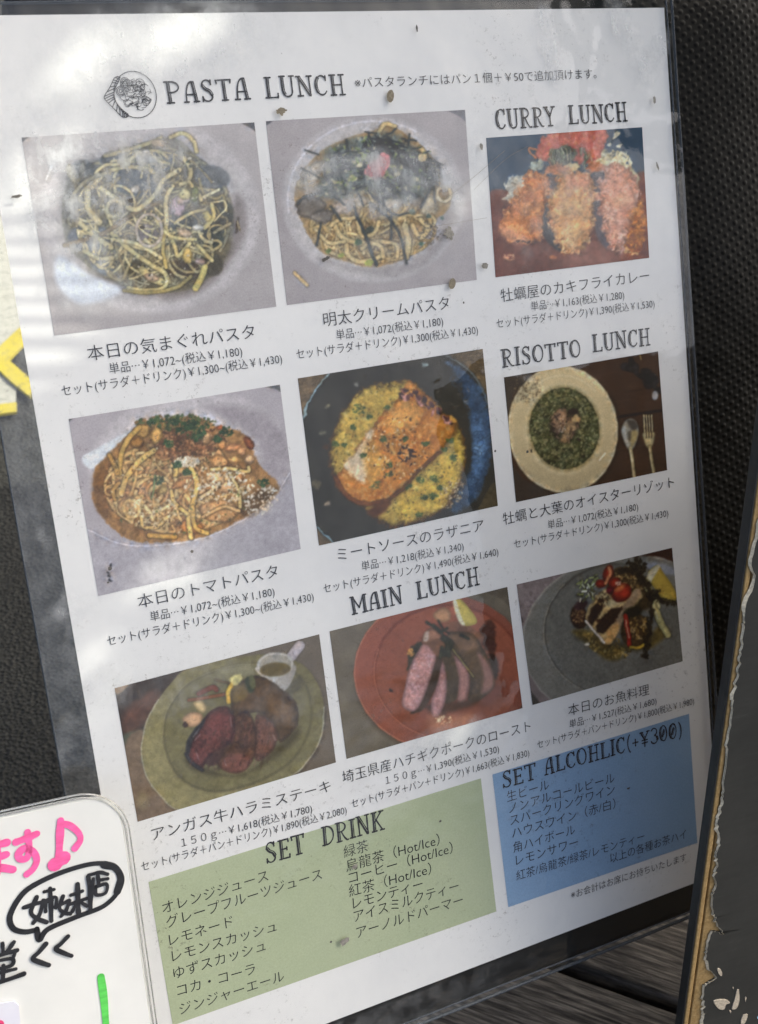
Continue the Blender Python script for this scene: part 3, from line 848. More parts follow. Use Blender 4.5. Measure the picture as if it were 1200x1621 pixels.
def dish_lasagne():
    c = Canvas(Q[4], (460, 540, 3.529), (52, 50, 43), 500)
    wash(c, 0.14)
    wood = (104, 88, 66)
    c.poly([(30, 200), (210, 178), (150, 262), (100, 350), (66, 440)], wood, soft=2, tex=0.2, fine=0.15, smooth=False)
    c.poly([(860, 80), (1080, 36), (1110, 330), (1060, 240), (960, 130)], (98, 82, 58), soft=3, tex=0.25, fine=0.2, smooth=False)
    c.poly([(1120, 800), (1170, 780), (1170, 930), (1040, 950)], (76, 66, 46), soft=4, tex=0.2, smooth=False)
    c.poly([(148, 1050), (250, 1130), (150, 1150)], (92, 78, 58), soft=2, smooth=False)
    for i in range(9):
        c.stroke([(45 + i * 4, 220 + i * 22), (190 - i * 12, 196 + i * 22)], 4, (80, 66, 48), shadow=0, amt=0.5)
        c.stroke([(960 + i * 12, 80 + i * 14), (1090, 60 + i * 24)], 4, (70, 58, 40), shadow=0, amt=0.5)
    c.stroke([(70, 432), (98, 352), (150, 262), (214, 182)], 11, (128, 150, 156), shadow=0.3)
    c.stroke([(148, 1042), (190, 1078), (240, 1122)], 9, (120, 150, 160), shadow=0.3)
    c.stroke([(870, 82), (970, 140), (1060, 250), (1120, 420), (1140, 600)], 14, (92, 96, 92), shadow=0.3)
    glz = [(866, 110), (985, 176), (1076, 300), (1118, 480), (1116, 640), (1082, 780), (1020, 895), (950, 945), (895, 950), (940, 850), (992, 760), (1020, 640), (1004, 430), (978, 300), (925, 185)]
    c.poly(glz, (58, 78, 102), soft=8, tex=0.25, fine=0.15, rag=1.0)
    c.poly([(1010, 430), (1060, 420), (1090, 560), (1080, 680), (1030, 800), (980, 850), (1015, 720), (1030, 600)], (92, 130, 176), soft=14, tex=0.2, amt=0.8)
    c.ell(1045, 610, 20, 40, (150, 190, 230), soft=12, amt=0.6)
    for _ in range(75):
        t = c.r.random(); y = 190 + t * 720
        xo = 1118 - 480 * ((y - 560) / 560) ** 2 * (0.55 if y > 560 else 0.7)
        x = xo - c.r.uniform(0, 90)
        c.ring(x, y, c.r.uniform(9, 22), c.r.uniform(9, 20), 5, (48, 66, 90), rot=c.r.uniform(0, 90), shadow=0, amt=0.55)
    ch = [(385, 280), (480, 240), (600, 230), (700, 240), (820, 380), (930, 470), (970, 580), (962, 700), (925, 820), (850, 930), (760, 982), (640, 1022), (540, 1022), (470, 980), (400, 910), (280, 830), (240, 740), (222, 620), (240, 540), (290, 400)]
    c.poly([(x * 1.02 - 12, y * 1.015 - 6) for x, y in ch], (78, 48, 24), soft=6, tex=0.3, fine=0.2, rag=1.2)
    c.poly(ch, (184, 154, 66), soft=5, tex=0.16, fine=0.14, rag=1.0, dark=0.45, rim=9)
    c.dots(520, 0, 0, 0, 0, (4, 12), [(206, 182, 96), (168, 132, 52), (214, 190, 110), (150, 116, 46), (190, 160, 70)], poly=ch, amt=0.5)
    c.poly([(700, 830), (850, 700), (940, 600), (950, 720), (880, 860), (740, 960), (600, 980), (600, 900)], (206, 172, 62), soft=16, tex=0.2, fine=0.15, amt=0.6)
    c.dots(330, 0, 0, 0, 0, (2, 6), [(84, 84, 36), (70, 74, 34), (96, 72, 30)], poly=ch)
    las = [(660, 228), (720, 280), (800, 330), (850, 400), (922, 460), (892, 540), (822, 620), (742, 700), (610, 830), (545, 890), (400, 910), (300, 862), (248, 772), (310, 690), (420, 520), (520, 400), (600, 330)]
    c.poly([(x + 14, y + 14) for x, y in las], (92, 62, 24), soft=10, amt=0.8)
    c.poly(las, (182, 116, 44), soft=4, tex=0.2, fine=0.16, rag=0.9, dark=0.35, rim=8)
    c.dots(620, 0, 0, 0, 0, (5, 16), [(200, 138, 60), (170, 98, 36), (214, 164, 88), (150, 84, 34), (188, 118, 44), (218, 176, 100)], poly=las, amt=0.45)
    c.poly([(560, 400), (640, 340), (720, 360), (700, 460), (600, 500), (540, 470)], (216, 160, 80), soft=16, tex=0.2, fine=0.2, amt=0.6)
    c.poly([(308, 684), (380, 600), (436, 500), (468, 496), (420, 620), (426, 720), (404, 792), (330, 740)], (220, 198, 164), soft=8, tex=0.18, fine=0.14, rag=1.0, amt=0.9)
    c.poly([(400, 600), (470, 560), (520, 700), (460, 800), (420, 740)], (214, 164, 72), soft=14, tex=0.2, fine=0.2, amt=0.6)
    for t in np.linspace(0, 1, 34):
        x = 612 + t * 290 + c.r.uniform(-16, 16); y = 262 + t * 196 + c.r.uniform(-26, 22)
        if t < 0.12:
            y += 20
        c.ell(x, y, c.r.uniform(9, 20), c.r.uniform(7, 15), [(92, 58, 56), (70, 44, 42), (196, 140, 126), (150, 92, 74), (60, 40, 36)][c.r.integers(5)], rot=c.r.uniform(0, 90), soft=3, rag=0.5, tex=0.2)
    c.ell(905, 436, 26, 14, (206, 150, 64), rot=40, soft=3)
    c.stroke([(250, 762), (310, 858), (410, 908), (545, 890)], 26, (104, 58, 26), shadow=0.3, amt=0.75, tex=0.2)
    c.stroke([(545, 888), (620, 828), (745, 700), (830, 622)], 14, (110, 66, 20), shadow=0.4, amt=0.75)
    c.poly([(430, 950), (520, 890), (560, 900), (520, 960), (470, 985)], (84, 50, 26), soft=8, tex=0.3)
    for x, y, r in [(380, 378, 40), (445, 418, 18), (540, 370, 18), (515, 550, 24), (545, 700, 26), (555, 745, 22), (480, 812, 34), (806, 768, 24), (800, 862, 26), (745, 872, 18), (250, 575, 20), (910, 652, 20), (890, 555, 18), (298, 580, 18), (660, 810, 22), (755, 570, 18), (725, 775, 20), (860, 605, 16), (835, 820, 20), (715, 968, 18), (405, 640, 16), (350, 480, 16), (640, 548, 14)]:
        c.dots(12, x, y, r, r * 0.7, (5, 11), [(64, 84, 40), (52, 70, 34), (90, 106, 52)])
    c.dots(90, 600, 600, 180, 180, (3, 7), [(50, 34, 22), (66, 48, 28), (230, 206, 160)])
    c.dots(26, 650, 630, 50, 50, (4, 8), [(44, 30, 20)])
    c.dots(120, 900, 850, 60, 90, (2, 5), [(226, 206, 160), (120, 90, 60)], rot=35)
    for x, y, r, k in [(205, 365, 14, (150, 144, 110)), (175, 510, 14, (140, 138, 112)), (208, 906, 14, (166, 150, 128)), (750, 130, 16, (150, 172, 176)), (986, 336, 12, (130, 134, 134)), (140, 800, 26, (86, 78, 58)), (365, 240, 10, (120, 120, 112)), (200, 590, 20, (100, 62, 36))]:
        c.ell(x, y, r, r * 0.9, k, soft=5, tex=0.3, rag=0.8, amt=0.8)
    return c


def dish_risotto():
    c = Canvas(Q[5], (780, 540, 4.138), (62, 40, 26), 600)
    wash(c, 0.12)
    for i in range(110):
        y = c.r.uniform(60, 1080); x = c.r.uniform(40, 1100); l = c.r.uniform(80, 360)
        c.stroke([(x, y), (x + l, y - l * 0.14)], c.r.uniform(3, 7), [(40, 26, 18), (84, 54, 34), (74, 46, 28), (50, 34, 24)][c.r.integers(4)], shadow=0, amt=0.5)
    c.stroke([(800, 500), (1120, 452)], 14, (28, 18, 14), shadow=0.2)
    c.poly([(70, 236), (330, 190), (230, 260), (140, 360), (100, 480)], (62, 56, 48), soft=6, amt=0.8)
    c.poly([(120, 800), (200, 900), (380, 1000), (150, 1060)], (52, 44, 36), soft=6, amt=0.8)
    c.ell(470, 588, 370, 428, (40, 30, 22), rot=-6, soft=10, amt=0.7)
    c.ell(460, 578, 362, 420, (196, 176, 132), rot=-6, soft=2.2, tex=0.04, fine=0.03, dark=0.12, rim=5, lit=(0.2, -0.9, 0.10))
    c.ring(460, 578, 352, 410, 10, (220, 204, 166), rot=-6, shadow=0, amt=0.6)
    c.ell(468, 575, 262, 305, (204, 186, 142), rot=-6, soft=8, tex=0.03)
    c.ell(470, 574, 244, 287, (168, 150, 104), rot=-6, soft=6, tex=0.04)
    c.ell(470, 572, 228, 268, (66, 66, 36), rot=-6, soft=3, tex=0.3, fine=0.25, rag=0.4, dark=0.3, rim=6)
    c.dots(900, 470, 572, 218, 258, (5, 13), [(96, 98, 56), (116, 114, 72), (52, 54, 28), (76, 78, 40), (134, 128, 84), (58, 62, 32), (40, 42, 24)], rot=-6, elong=1.8, amt=0.75)
    c.dots(160, 470, 572, 218, 258, (3, 7), [(170, 160, 110), (150, 146, 100)], rot=-6, amt=0.7)
    c.poly([(372, 520), (430, 448), (480, 436), (500, 480), (572, 476), (568, 560), (520, 644), (470, 674), (410, 645), (380, 590)], (40, 34, 22), soft=8, amt=0.7)
    c.poly([(380, 510), (430, 452), (474, 440), (486, 500), (470, 560), (440, 610), (400, 590)], (164, 126, 92), soft=3, tex=0.3, fine=0.2, rag=0.8, dark=0.4)
    c.poly([(500, 500), (540, 482), (570, 490), (560, 560), (524, 632), (470, 664), (440, 640), (470, 580)], (158, 126, 86), soft=3, tex=0.3, fine=0.2, rag=0.8, dark=0.4)
    c.ell(526, 462, 34, 22, (44, 30, 24), soft=4, rag=0.5)
    for _ in range(40):
        x, y = c.r.uniform(390, 560), c.r.uniform(460, 650)
        c.stroke([(x, y), (x + c.r.uniform(-18, 18), y + c.r.uniform(8, 34))], c.r.uniform(5, 10), [(66, 44, 40), (96, 66, 58), (190, 156, 120), (52, 36, 32), (160, 122, 90)][c.r.integers(5)], shadow=0.2, amt=0.8)
    c.ell(545, 505, 20, 24, (186, 156, 104), soft=4, rag=0.4)
    c.dots(12, 455, 545, 30, 60, (3, 6), [(226, 214, 196)])
    c.stroke([(700, 780), (735, 735)], 14, (232, 224, 200), shadow=0, amt=0.8)
    c.ring(465, 575, 300, 350, 22, (216, 200, 160), rot=-6, a0=240, a1=320, shadow=0, amt=0.4)
    c.dots(90, 230, 310, 90, 90, (2, 6), [(112, 94, 68), (96, 80, 60)], rot=-40)
    for _ in range(26):
        x = c.r.uniform(860, 1090); y = 120 + (x - 860) * 0.75 + c.r.uniform(-50, 50)
        c.ell(x, y, c.r.uniform(16, 36), c.r.uniform(14, 28), [(24, 22, 24), (34, 30, 30), (44, 40, 40)][c.r.integers(3)], soft=4, dark=0.3)
    c.stroke([(965, 90), (972, 120)], 8, (150, 126, 70), shadow=0)
    c.ell(1063, 356, 20, 30, (160, 158, 156), soft=3, tex=0.15)
    # spoon
    c.ell(904, 608, 58, 100, (24, 16, 12), rot=-3, soft=8, amt=0.7)
    c.poly([(842, 580), (862, 528), (900, 506), (940, 525), (956, 580), (945, 650), (915, 712), (890, 712), (858, 650)], (150, 144, 128), soft=2, tex=0.06, dark=0.2, rim=3)
    c.poly([(880, 520), (930, 520), (950, 560), (925, 590), (900, 570)], (66, 60, 54), soft=6)
    c.poly([(848, 580), (870, 560), (885, 640), (890, 690), (862, 640)], (196, 192, 180), soft=6, amt=0.8)
    c.poly([(905, 600), (948, 590), (935, 660), (905, 690)], (166, 144, 84), soft=6, amt=0.8)
    c.poly([(885, 600), (905, 590), (905, 650), (890, 650)], (70, 60, 46), soft=5, amt=0.8)
    c.stroke([(903, 700), (914, 780), (926, 892)], 22, (172, 154, 108), shadow=0.3)
    c.stroke([(900, 710), (911, 790), (922, 890)], 6, (226, 214, 176), shadow=0)
    # fork
    for x in (990, 1006, 1023, 1040):
        c.stroke([(x, 486), (x + 3, 560), (x + 5, 630)], 10, (196, 182, 138), shadow=0.4)
    c.poly([(985, 600), (1056, 596), (1058, 640), (1046, 682), (1030, 706), (1006, 690), (990, 650)], (186, 170, 122), soft=2, tex=0.08, dark=0.25, rim=3)
    for x in (1001, 1018, 1035):
        c.stroke([(x, 500), (x + 3, 560), (x + 5, 634)], 6, (38, 26, 20), shadow=0)
    c.stroke([(1028, 690), (1042, 780), (1056, 866)], 20, (160, 140, 92), shadow=0.3)
    c.stroke([(1025, 700), (1038, 790), (1050, 862)], 6, (220, 206, 160), shadow=0)
    c.dots(2, 252, 718, 3, 3, (6, 8), [(40, 34, 30)])
    return c


def dish_steak():
    c = Canvas(Q[6], (170, 990, 3.243), (108, 98, 86), 700)
    wash(c, 0.1)
    c.poly([(20, 330), (420, 215), (300, 340), (200, 520), (90, 640)], (58, 46, 38), soft=10, tex=0.25)
    c.poly([(100, 430), (240, 330), (260, 380), (130, 560), (80, 540)], (96, 62, 46), soft=14, tex=0.2, amt=0.8)
    c.poly([(36, 320), (110, 300), (70, 345), (44, 350)], (150, 118, 80), soft=4)
    c.poly([(85, 560), (180, 540), (140, 600), (95, 620)], (84, 90, 72), soft=8)
    c.poly([(90, 620), (190, 540), (175, 700), (230, 830), (380, 950), (150, 1010)], (116, 98, 80), soft=6, tex=0.15)
    c.ell(180, 900, 30, 40, (146, 132, 96), soft=14, amt=0.6)
    pl = [(186, 560), (205, 480), (262, 380), (350, 268), (400, 228), (520, 190), (700, 158), (850, 150), (1000, 200), (1080, 300), (1112, 420), (1100, 560), (1040, 680), (930, 780), (640, 868), (380, 947), (270, 870), (200, 770), (174, 650)]
    c.poly([(x + 10, y + 12) for x, y in pl], (70, 60, 50), soft=12, amt=0.7)
    c.poly(pl, (124, 117, 80), soft=3, tex=0.12, fine=0.06, lit=(-0.7, 0.5, 0.12))
    c.stroke(pl[10:] + pl[:3], 7, (172, 168, 146), shadow=0, amt=0.8)
    inn = [(290, 580), (312, 440), (400, 312), (520, 244), (680, 200), (850, 200), (980, 260), (1040, 370), (1040, 520), (960, 680), (800, 790), (600, 850), (450, 830), (340, 740)]
    c.poly(inn, (112, 106, 72), soft=4, tex=0.12, fine=0.06)
    c.stroke(inn, 9, (92, 86, 60), shadow=0.1, closed=True, amt=0.6)
    c.stroke([(x - 9, y + 3) for x, y in inn[:6]], 5, (150, 142, 104), shadow=0, amt=0.6)
    c.poly([(550, 230), (640, 210), (720, 190), (760, 250), (640, 260)], (146, 142, 116), soft=14, amt=0.6)
    # sauce pot
    c.poly([(880, 330), (990, 260), (1000, 320), (930, 360)], (78, 72, 54), soft=10, amt=0.8)
    c.poly([(768, 210), (958, 196), (948, 282), (905, 338), (845, 316), (792, 262)], (170, 165, 158), soft=3, tex=0.05, lit=(-0.9, -0.2, 0.15))
    c.stroke([(945, 160), (988, 104)], 52, (172, 162, 164), shadow=0.2, shade=0.2)
    c.ell(862, 203, 96, 66, (196, 192, 184), rot=-4, soft=2.5, dark=0.15, rim=3)
    c.ell(862, 205, 84, 56, (152, 148, 138), rot=-4, soft=3)
    c.ell(862, 226, 80, 36, (98, 84, 48), rot=-4, soft=4, tex=0.1)
    # meat
    c.poly([(400, 690), (520, 740), (700, 770), (880, 610), (980, 520), (960, 600), (760, 740), (600, 775), (460, 750)], (62, 54, 36), soft=14, amt=0.75)
    c.poly([(640, 330), (700, 280), (780, 256), (880, 312), (970, 400), (976, 510), (890, 598), (840, 500), (760, 446), (650, 474), (634, 400)], (84, 62, 38), soft=4, tex=0.22, fine=0.12, rag=0.4, dark=0.3, rim=9)
    c.poly([(800, 330), (900, 380), (960, 450), (920, 500), (840, 430)], (112, 84, 54), soft=14, tex=0.2, amt=0.7)
    c.poly([(770, 452), (850, 500), (872, 580), (842, 652), (762, 692), (756, 560)], (102, 68, 54), soft=4, tex=0.28, fine=0.1, rag=0.3, dark=0.3)
    c.poly([(650, 480), (720, 440), (764, 540), (752, 680), (684, 757), (592, 742), (562, 690), (640, 600)], (88, 60, 44), soft=4, tex=0.3, fine=0.12, rag=0.3, dark=0.35)
    c.poly([(600, 680), (700, 660), (740, 700), (680, 755), (600, 742)], (110, 68, 58), soft=8, tex=0.2, fine=0.1, amt=0.8)
    c.poly([(500, 690), (560, 640), (645, 590), (610, 640), (560, 715), (510, 715)], (70, 48, 42), soft=5, tex=0.2)
    c.poly([(555, 424), (620, 418), (652, 480), (642, 592), (562, 642), (512, 690), (482, 742), (420, 704), (408, 650), (450, 560), (500, 470)], (96, 54, 50), soft=3, tex=0.28, fine=0.12, rag=0.3, dark=0.4, rim=8)
    c.poly([(540, 480), (610, 450), (620, 520), (520, 640), (470, 690), (450, 650)], (120, 66, 62), soft=14, tex=0.25, fine=0.15, amt=0.45)
    c.stroke([(404, 660), (430, 700), (486, 742)], 18, (54, 50, 52), shadow=0.3, tex=0.3)
    c.poly([(410, 590), (440, 540), (490, 480), (500, 500), (440, 590), (420, 660), (402, 640)], (48, 46, 48), soft=4, tex=0.4, fine=0.2)
    for p in [[(440, 575), (470, 530)], [(450, 590), (478, 556)], [(455, 650), (470, 690)], [(632, 470), (638, 520)], [(600, 690), (610, 720)], [(850, 560), (862, 590)]]:
        c.stroke(p, 5, (164, 158, 164), shadow=0, amt=0.45)
    for i in range(90):
        x = c.r.uniform(430, 860); y = c.r.uniform(470, 720)
        if x - 430 > 520 - (y - 470) * 0.5 or y < 640 - (x - 420) * 1.0:
            continue
        c.stroke([(x, y), (x - 10, y + 34)], 4, [(72, 38, 36), (140, 84, 80), (64, 42, 34)][c.r.integers(3)], shadow=0, amt=0.45)
    c.dots(260, 620, 610, 210, 120, (3, 8), [(58, 38, 32), (116, 78, 68), (80, 52, 42), (46, 32, 28)], rot=-20, amt=0.3)
    # vegetables
    c.stroke([(470, 350), (540, 318), (560, 330)], 26, (112, 60, 44), shadow=0.3)
    c.stroke([(418, 384), (500, 372), (600, 354)], 17, (124, 78, 50), shadow=0.3)
    c.poly([(440, 400), (480, 384), (508, 420), (500, 448), (470, 440)], (214, 186, 130), soft=3, dark=0.3)
    c.poly([(386, 476), (430, 446), (486, 456), (478, 500), (430, 522), (394, 500)], (206, 164, 124), soft=3, tex=0.08, dark=0.3)
    c.dots(10, 400, 510, 14, 12, (5, 9), [(60, 40, 34)])
    c.stroke([(555, 280), (640, 300)], 12, (96, 76, 44), shadow=0.2)
    c.stroke([(650, 290), (622, 335), (622, 392)], 24, (206, 166, 62), shadow=0.3)
    c.poly([(630, 275), (660, 252), (690, 262), (680, 300), (650, 306)], (196, 186, 120), soft=4, tex=0.3, rag=0.6)
    c.ell(730, 305, 24, 44, (50, 56, 34), rot=-12, soft=4, tex=0.2)
    c.ell(744, 290, 16, 36, (96, 96, 58), rot=-12, soft=4, tex=0.2)
    c.poly([(640, 320), (700, 300), (720, 360), (680, 392), (640, 390)], (104, 86, 50), soft=8, tex=0.2)
    c.a *= 0.97
    return c


def dish_pork():
    c = Canvas(Q[7], (510, 920, 3.636), (106, 98, 84), 800)
    wash(c, 0.16)
    c.ell(700, 545, 520, 460, (78, 66, 54), soft=12, amt=0.8)
    c.ell(690, 525, 510, 452, (136, 76, 58), soft=2.5, tex=0.07, fine=0.04, lit=(-0.5, -0.3, 0.10))
    c.ring(690, 525, 503, 445, 7, (190, 124, 98), a0=110, a1=230, shadow=0, amt=0.7)
    c.ell(725, 518, 432, 388, (112, 56, 42), soft=5)
    c.ell(728, 522, 424, 380, (142, 79, 58), soft=5, tex=0.08, fine=0.04, lit=(0.3, -0.5, 0.10))
    c.ring(727, 522, 428, 386, 6, (186, 112, 82), a0=100, a1=200, shadow=0, amt=0.7)
    c.poly([(940, 60), (1070, 24), (1090, 160), (1030, 100)], (92, 84, 72), soft=4, tex=0.12)
    c.ell(760, 640, 300, 130, (96, 48, 34), soft=26, amt=0.55)
    c.poly([(930, 250), (980, 230), (1000, 320), (990, 400), (930, 390), (900, 300)], (72, 44, 36), soft=6, tex=0.3, rag=1.0)
    c.poly([(960, 420), (1005, 440), (1010, 560), (970, 540)], (60, 44, 36), soft=6, tex=0.3, rag=0.8)
    c.poly([(515, 385), (560, 345), (590, 380), (530, 450), (490, 520), (495, 450)], (52, 48, 34), soft=5, tex=0.3, rag=0.8)
    c.dots(20, 510, 410, 20, 20, (4, 8), [(206, 160, 90), (176, 120, 60)])
    c.poly([(640, 185), (700, 150), (740, 180), (735, 225), (690, 240), (650, 220)], (178, 132, 94), soft=3, tex=0.12, dark=0.25)
    c.poly([(710, 250), (800, 230), (880, 280), (930, 320), (900, 360), (760, 320)], (122, 80, 58), soft=5, tex=0.2, rag=0.5)
    c.poly([(580, 352), (588, 296), (640, 268), (690, 320), (650, 380)], (150, 104, 78), soft=4, tex=0.15, dark=0.3)
    c.poly([(584, 345), (590, 300), (612, 290), (610, 340)], (196, 170, 150), soft=4)
    c.poly([(720, 304), (780, 290), (868, 306), (935, 400), (990, 560), (984, 620), (905, 684), (840, 684), (850, 560), (800, 460), (740, 380)], (92, 70, 48), soft=4, tex=0.18, fine=0.1, rag=0.3, dark=0.3, rim=10)
    c.poly([(730, 310), (860, 310), (900, 380), (820, 400), (760, 350)], (130, 98, 74), soft=10, tex=0.2, amt=0.75)
    c.poly([(895, 410), (960, 480), (988, 580), (962, 634), (915, 640), (930, 540)], (152, 110, 100), soft=8, tex=0.12, fine=0.1, amt=0.9)
    c.poly([(640, 340), (760, 352), (800, 480), (786, 640), (762, 690), (706, 700), (715, 560), (690, 450)], (74, 58, 40), soft=4, tex=0.22, fine=0.1)
    c.poly([(760, 426), (830, 500), (847, 580), (828, 684), (780, 694), (786, 560)], (172, 122, 112), soft=4, tex=0.12, fine=0.1, dark=0.25)
    c.poly([(590, 720), (720, 700), (900, 680), (860, 720), (720, 760), (690, 790)], (66, 44, 32), soft=10, amt=0.8)
    c.poly([(650, 430), (695, 455), (660, 600), (590, 730), (540, 758), (510, 750), (600, 620)], (68, 48, 36), soft=4, tex=0.2)
    c.poly([(692, 466), (717, 560), (712, 680), (672, 774), (634, 774), (628, 690), (660, 600)], (184, 134, 130), soft=3, tex=0.1, fine=0.12, dark=0.3)
    c.poly([(570, 372), (612, 366), (654, 420), (642, 500), (592, 650), (542, 742), (490, 744), (458, 704), (474, 620), (502, 500)], (188, 138, 134), soft=3, tex=0.1, fine=0.14, dark=0.3)
    c.dots(240, 0, 0, 0, 0, (3, 9), [(206, 164, 160), (166, 112, 110), (176, 122, 116), (214, 180, 176)], poly=[(580, 390), (640, 430), (630, 510), (585, 640), (530, 730), (480, 725), (480, 620), (510, 500)], amt=0.45)
    c.dots(90, 0, 0, 0, 0, (3, 8), [(206, 160, 154), (160, 108, 106)], poly=[(690, 500), (708, 560), (700, 680), (660, 760), (640, 750), (640, 690), (665, 610)], amt=0.45)
    c.poly([(590, 360), (650, 330), (700, 350), (690, 440), (650, 420), (610, 370)], (112, 74, 52), soft=6, tex=0.2)
    c.poly([(754, 112), (800, 106), (850, 160), (888, 214), (884, 246), (820, 258), (782, 214)], (204, 184, 84), soft=2.5, tex=0.08, dark=0.2)
    c.poly([(752, 118), (770, 110), (800, 200), (822, 250), (806, 254), (778, 214)], (226, 218, 184), soft=3)
    for p, w in [([(602, 236), (660, 276), (716, 330)], 15), ([(690, 290), (720, 270)], 12), ([(700, 330), (740, 360), (700, 420)], 34), ([(640, 250), (690, 290)], 10), ([(670, 230), (700, 280), (730, 300)], 10), ([(690, 380), (680, 440)], 18), ([(720, 350), (730, 430)], 20), ([(800, 310), (840, 330)], 18)]:
        c.stroke(p, w, (44, 44, 32), shade=0.2, shadow=0.25, tex=0.3)
    c.stroke([(750, 390), (800, 455), (872, 550)], 7, (150, 134, 74), shadow=0.3)
    c.poly([(620, 780), (720, 780), (860, 770), (820, 830), (700, 870), (630, 850)], (196, 140, 104), soft=22, amt=0.5)
    c.dots(14, 700, 800, 50, 25, (3, 8), [(236, 206, 160)])
    c.dots(2, 394, 630, 3, 3, (6, 7), [(50, 34, 30)])
    return c


def dish_fish():
    c = Canvas(Q[8], (810, 860, 4.286), (120, 108, 106), 900)
    wash(c, 0.2)
    c.dots(90, 180, 340, 160, 160, (4, 14), [(100, 88, 88), (140, 126, 124), (90, 80, 80)], amt=0.4)
    c.ell(780, 650, 715, 580, (150, 144, 134), rot=-6, soft=3)
    c.ell(782, 654, 707, 572, (112, 110, 102), rot=-6, soft=4, tex=0.08, fine=0.10)
    c.poly([(130, 1000), (200, 1090), (135, 1105)], (66, 62, 58), soft=3, smooth=False)
    c.poly([(870, 86), (1092, 24), (1104, 130), (1010, 92)], (50, 28, 20), soft=3, smooth=False)
    c.poly([(900, 140), (1000, 130), (1095, 166), (1100, 214), (930, 190)], (140, 144, 154), soft=8)
    c.ell(715, 585, 502, 455, (72, 70, 64), rot=-6, soft=5)
    c.ell(722, 590, 494, 448, (104, 103, 96), rot=-6, soft=4, tex=0.08, fine=0.12, lit=(0.4, 0.6, 0.08))
    c.ring(716, 588, 500, 454, 8, (146, 142, 128), rot=-6, a0=95, a1=230, shadow=0, amt=0.8)
    c.dots(600, 640, 760, 480, 280, (2, 6), [(84, 82, 76), (124, 122, 114), (90, 88, 84)], amt=0.4)
    c.poly([(410, 600), (520, 590), (700, 690), (900, 660), (1000, 560), (1060, 600), (960, 700), (770, 735), (742, 785), (640, 788), (520, 690)], (100, 84, 42), soft=10, tex=0.3, fine=0.2)
    c.dots(120, 650, 690, 180, 70, (4, 11), [(150, 122, 60), (70, 58, 30), (190, 160, 90), (120, 96, 44)], rot=20)
    c.poly([(430, 640), (600, 700), (760, 660), (960, 620), (900, 720), (700, 700)], (46, 40, 26), soft=14, amt=0.6)
    c.ell(456, 500, 60, 82, (58, 38, 28), rot=-10, soft=4, tex=0.4, fine=0.2, dark=0.3)
    c.dots(60, 450, 490, 45, 50, (3, 8), [(160, 120, 76), (120, 86, 54), (40, 26, 20)])
    c.ell(470, 420, 50, 30, (54, 36, 40), rot=-30, soft=5, tex=0.3)
    for i in range(40):
        a = c.r.uniform(0, 6.28); x, y = 525 + c.r.uniform(-60, 70), 300 + c.r.uniform(-70, 70) - 0.4 * 0
        y += (525 - x) * 0.4
        c.stroke([(x, y), (x + 28 * math.cos(a), y + 28 * math.sin(a))], c.r.uniform(6, 13), [(214, 216, 176), (176, 190, 110), (226, 226, 206), (140, 150, 84), (80, 76, 50)][c.r.integers(5)], shadow=0.25)
    c.poly([(640, 240), (760, 160), (900, 230), (940, 420), (860, 460), (700, 420)], (58, 44, 26), soft=8, tex=0.4, fine=0.3, rag=1)
    c.dots(120, 790, 260, 110, 100, (4, 12), [(120, 92, 50), (46, 34, 22), (150, 120, 70), (76, 58, 34), (190, 160, 100)])
    # leek, lemon
    c.stroke([(905, 250), (950, 360), (1000, 510), (1058, 622)], 46, (190, 178, 116), shadow=0.4)
    c.stroke([(900, 260), (945, 370), (990, 510)], 12, (214, 208, 160), shadow=0)
    c.stroke([(960, 330), (1000, 430)], 22, (206, 196, 140), shadow=0.3)
    c.poly([(920, 214), (988, 148), (1036, 206), (1108, 318), (1114, 388), (1040, 392), (960, 296)], (188, 158, 60), soft=2.5, tex=0.08, dark=0.2)
    c.poly([(920, 214), (988, 148), (1004, 166), (950, 250), (940, 260)], (204, 196, 170), soft=3, amt=0.9)
    # fillet
    c.poly([(520, 500), (570, 390), (650, 320), (770, 380), (880, 340), (880, 400), (752, 545), (690, 672), (626, 690), (545, 606)], (40, 34, 24), soft=10, amt=0.6)
    c.poly([(508, 482), (555, 385), (640, 312), (690, 350), (760, 372), (868, 328), (876, 378), (745, 532), (684, 662), (622, 678), (540, 592), (503, 526)], (202, 172, 112), soft=3, tex=0.2, fine=0.12, rag=0.5, dark=0.3)
    c.poly([(692, 528), (824, 330), (880, 338), (764, 514), (700, 640), (640, 606)], (158, 130, 98), soft=4, tex=0.15, fine=0.1)
    c.poly([(640, 590), (690, 550), (730, 560), (684, 664), (624, 676)], (206, 160, 96), soft=6, tex=0.25, fine=0.15)
    for st in ([(520, 505), (575, 395), (636, 345), (664, 372), (600, 470), (546, 560)], [(568, 572), (640, 468), (716, 430), (748, 446), (664, 572), (612, 620)]):
        c.poly(st, (46, 30, 22), soft=4, tex=0.4, fine=0.25, rag=0.8)
    c.stroke([(503, 528), (556, 592), (628, 674)], 15, (218, 212, 204), shadow=0.2)
    c.dots(60, 640, 380, 80, 60, (4, 10), [(206, 184, 130), (60, 44, 30), (190, 160, 100), (120, 90, 60)])
    c.ell(700, 408, 60, 26, (196, 176, 128), rot=-10, soft=4, tex=0.3, rag=0.8)
    # tomatoes
    for x, y, rx, ry, r in [(745, 335, 74, 62, -35), (702, 270, 44, 40, 0), (655, 205, 34, 62, 15), (606, 275, 36, 28, 0), (668, 320, 28, 28, 0)]:
        c.ell(x, y, rx, ry, (164, 44, 26) if x != 668 else (130, 30, 48), rot=r, soft=3, tex=0.2, fine=0.1, dark=0.45, rim=9, lit=(-0.3, -0.8, 0.2))
    c.ell(735, 305, 40, 16, (206, 120, 60), rot=-30, soft=6, amt=0.8)
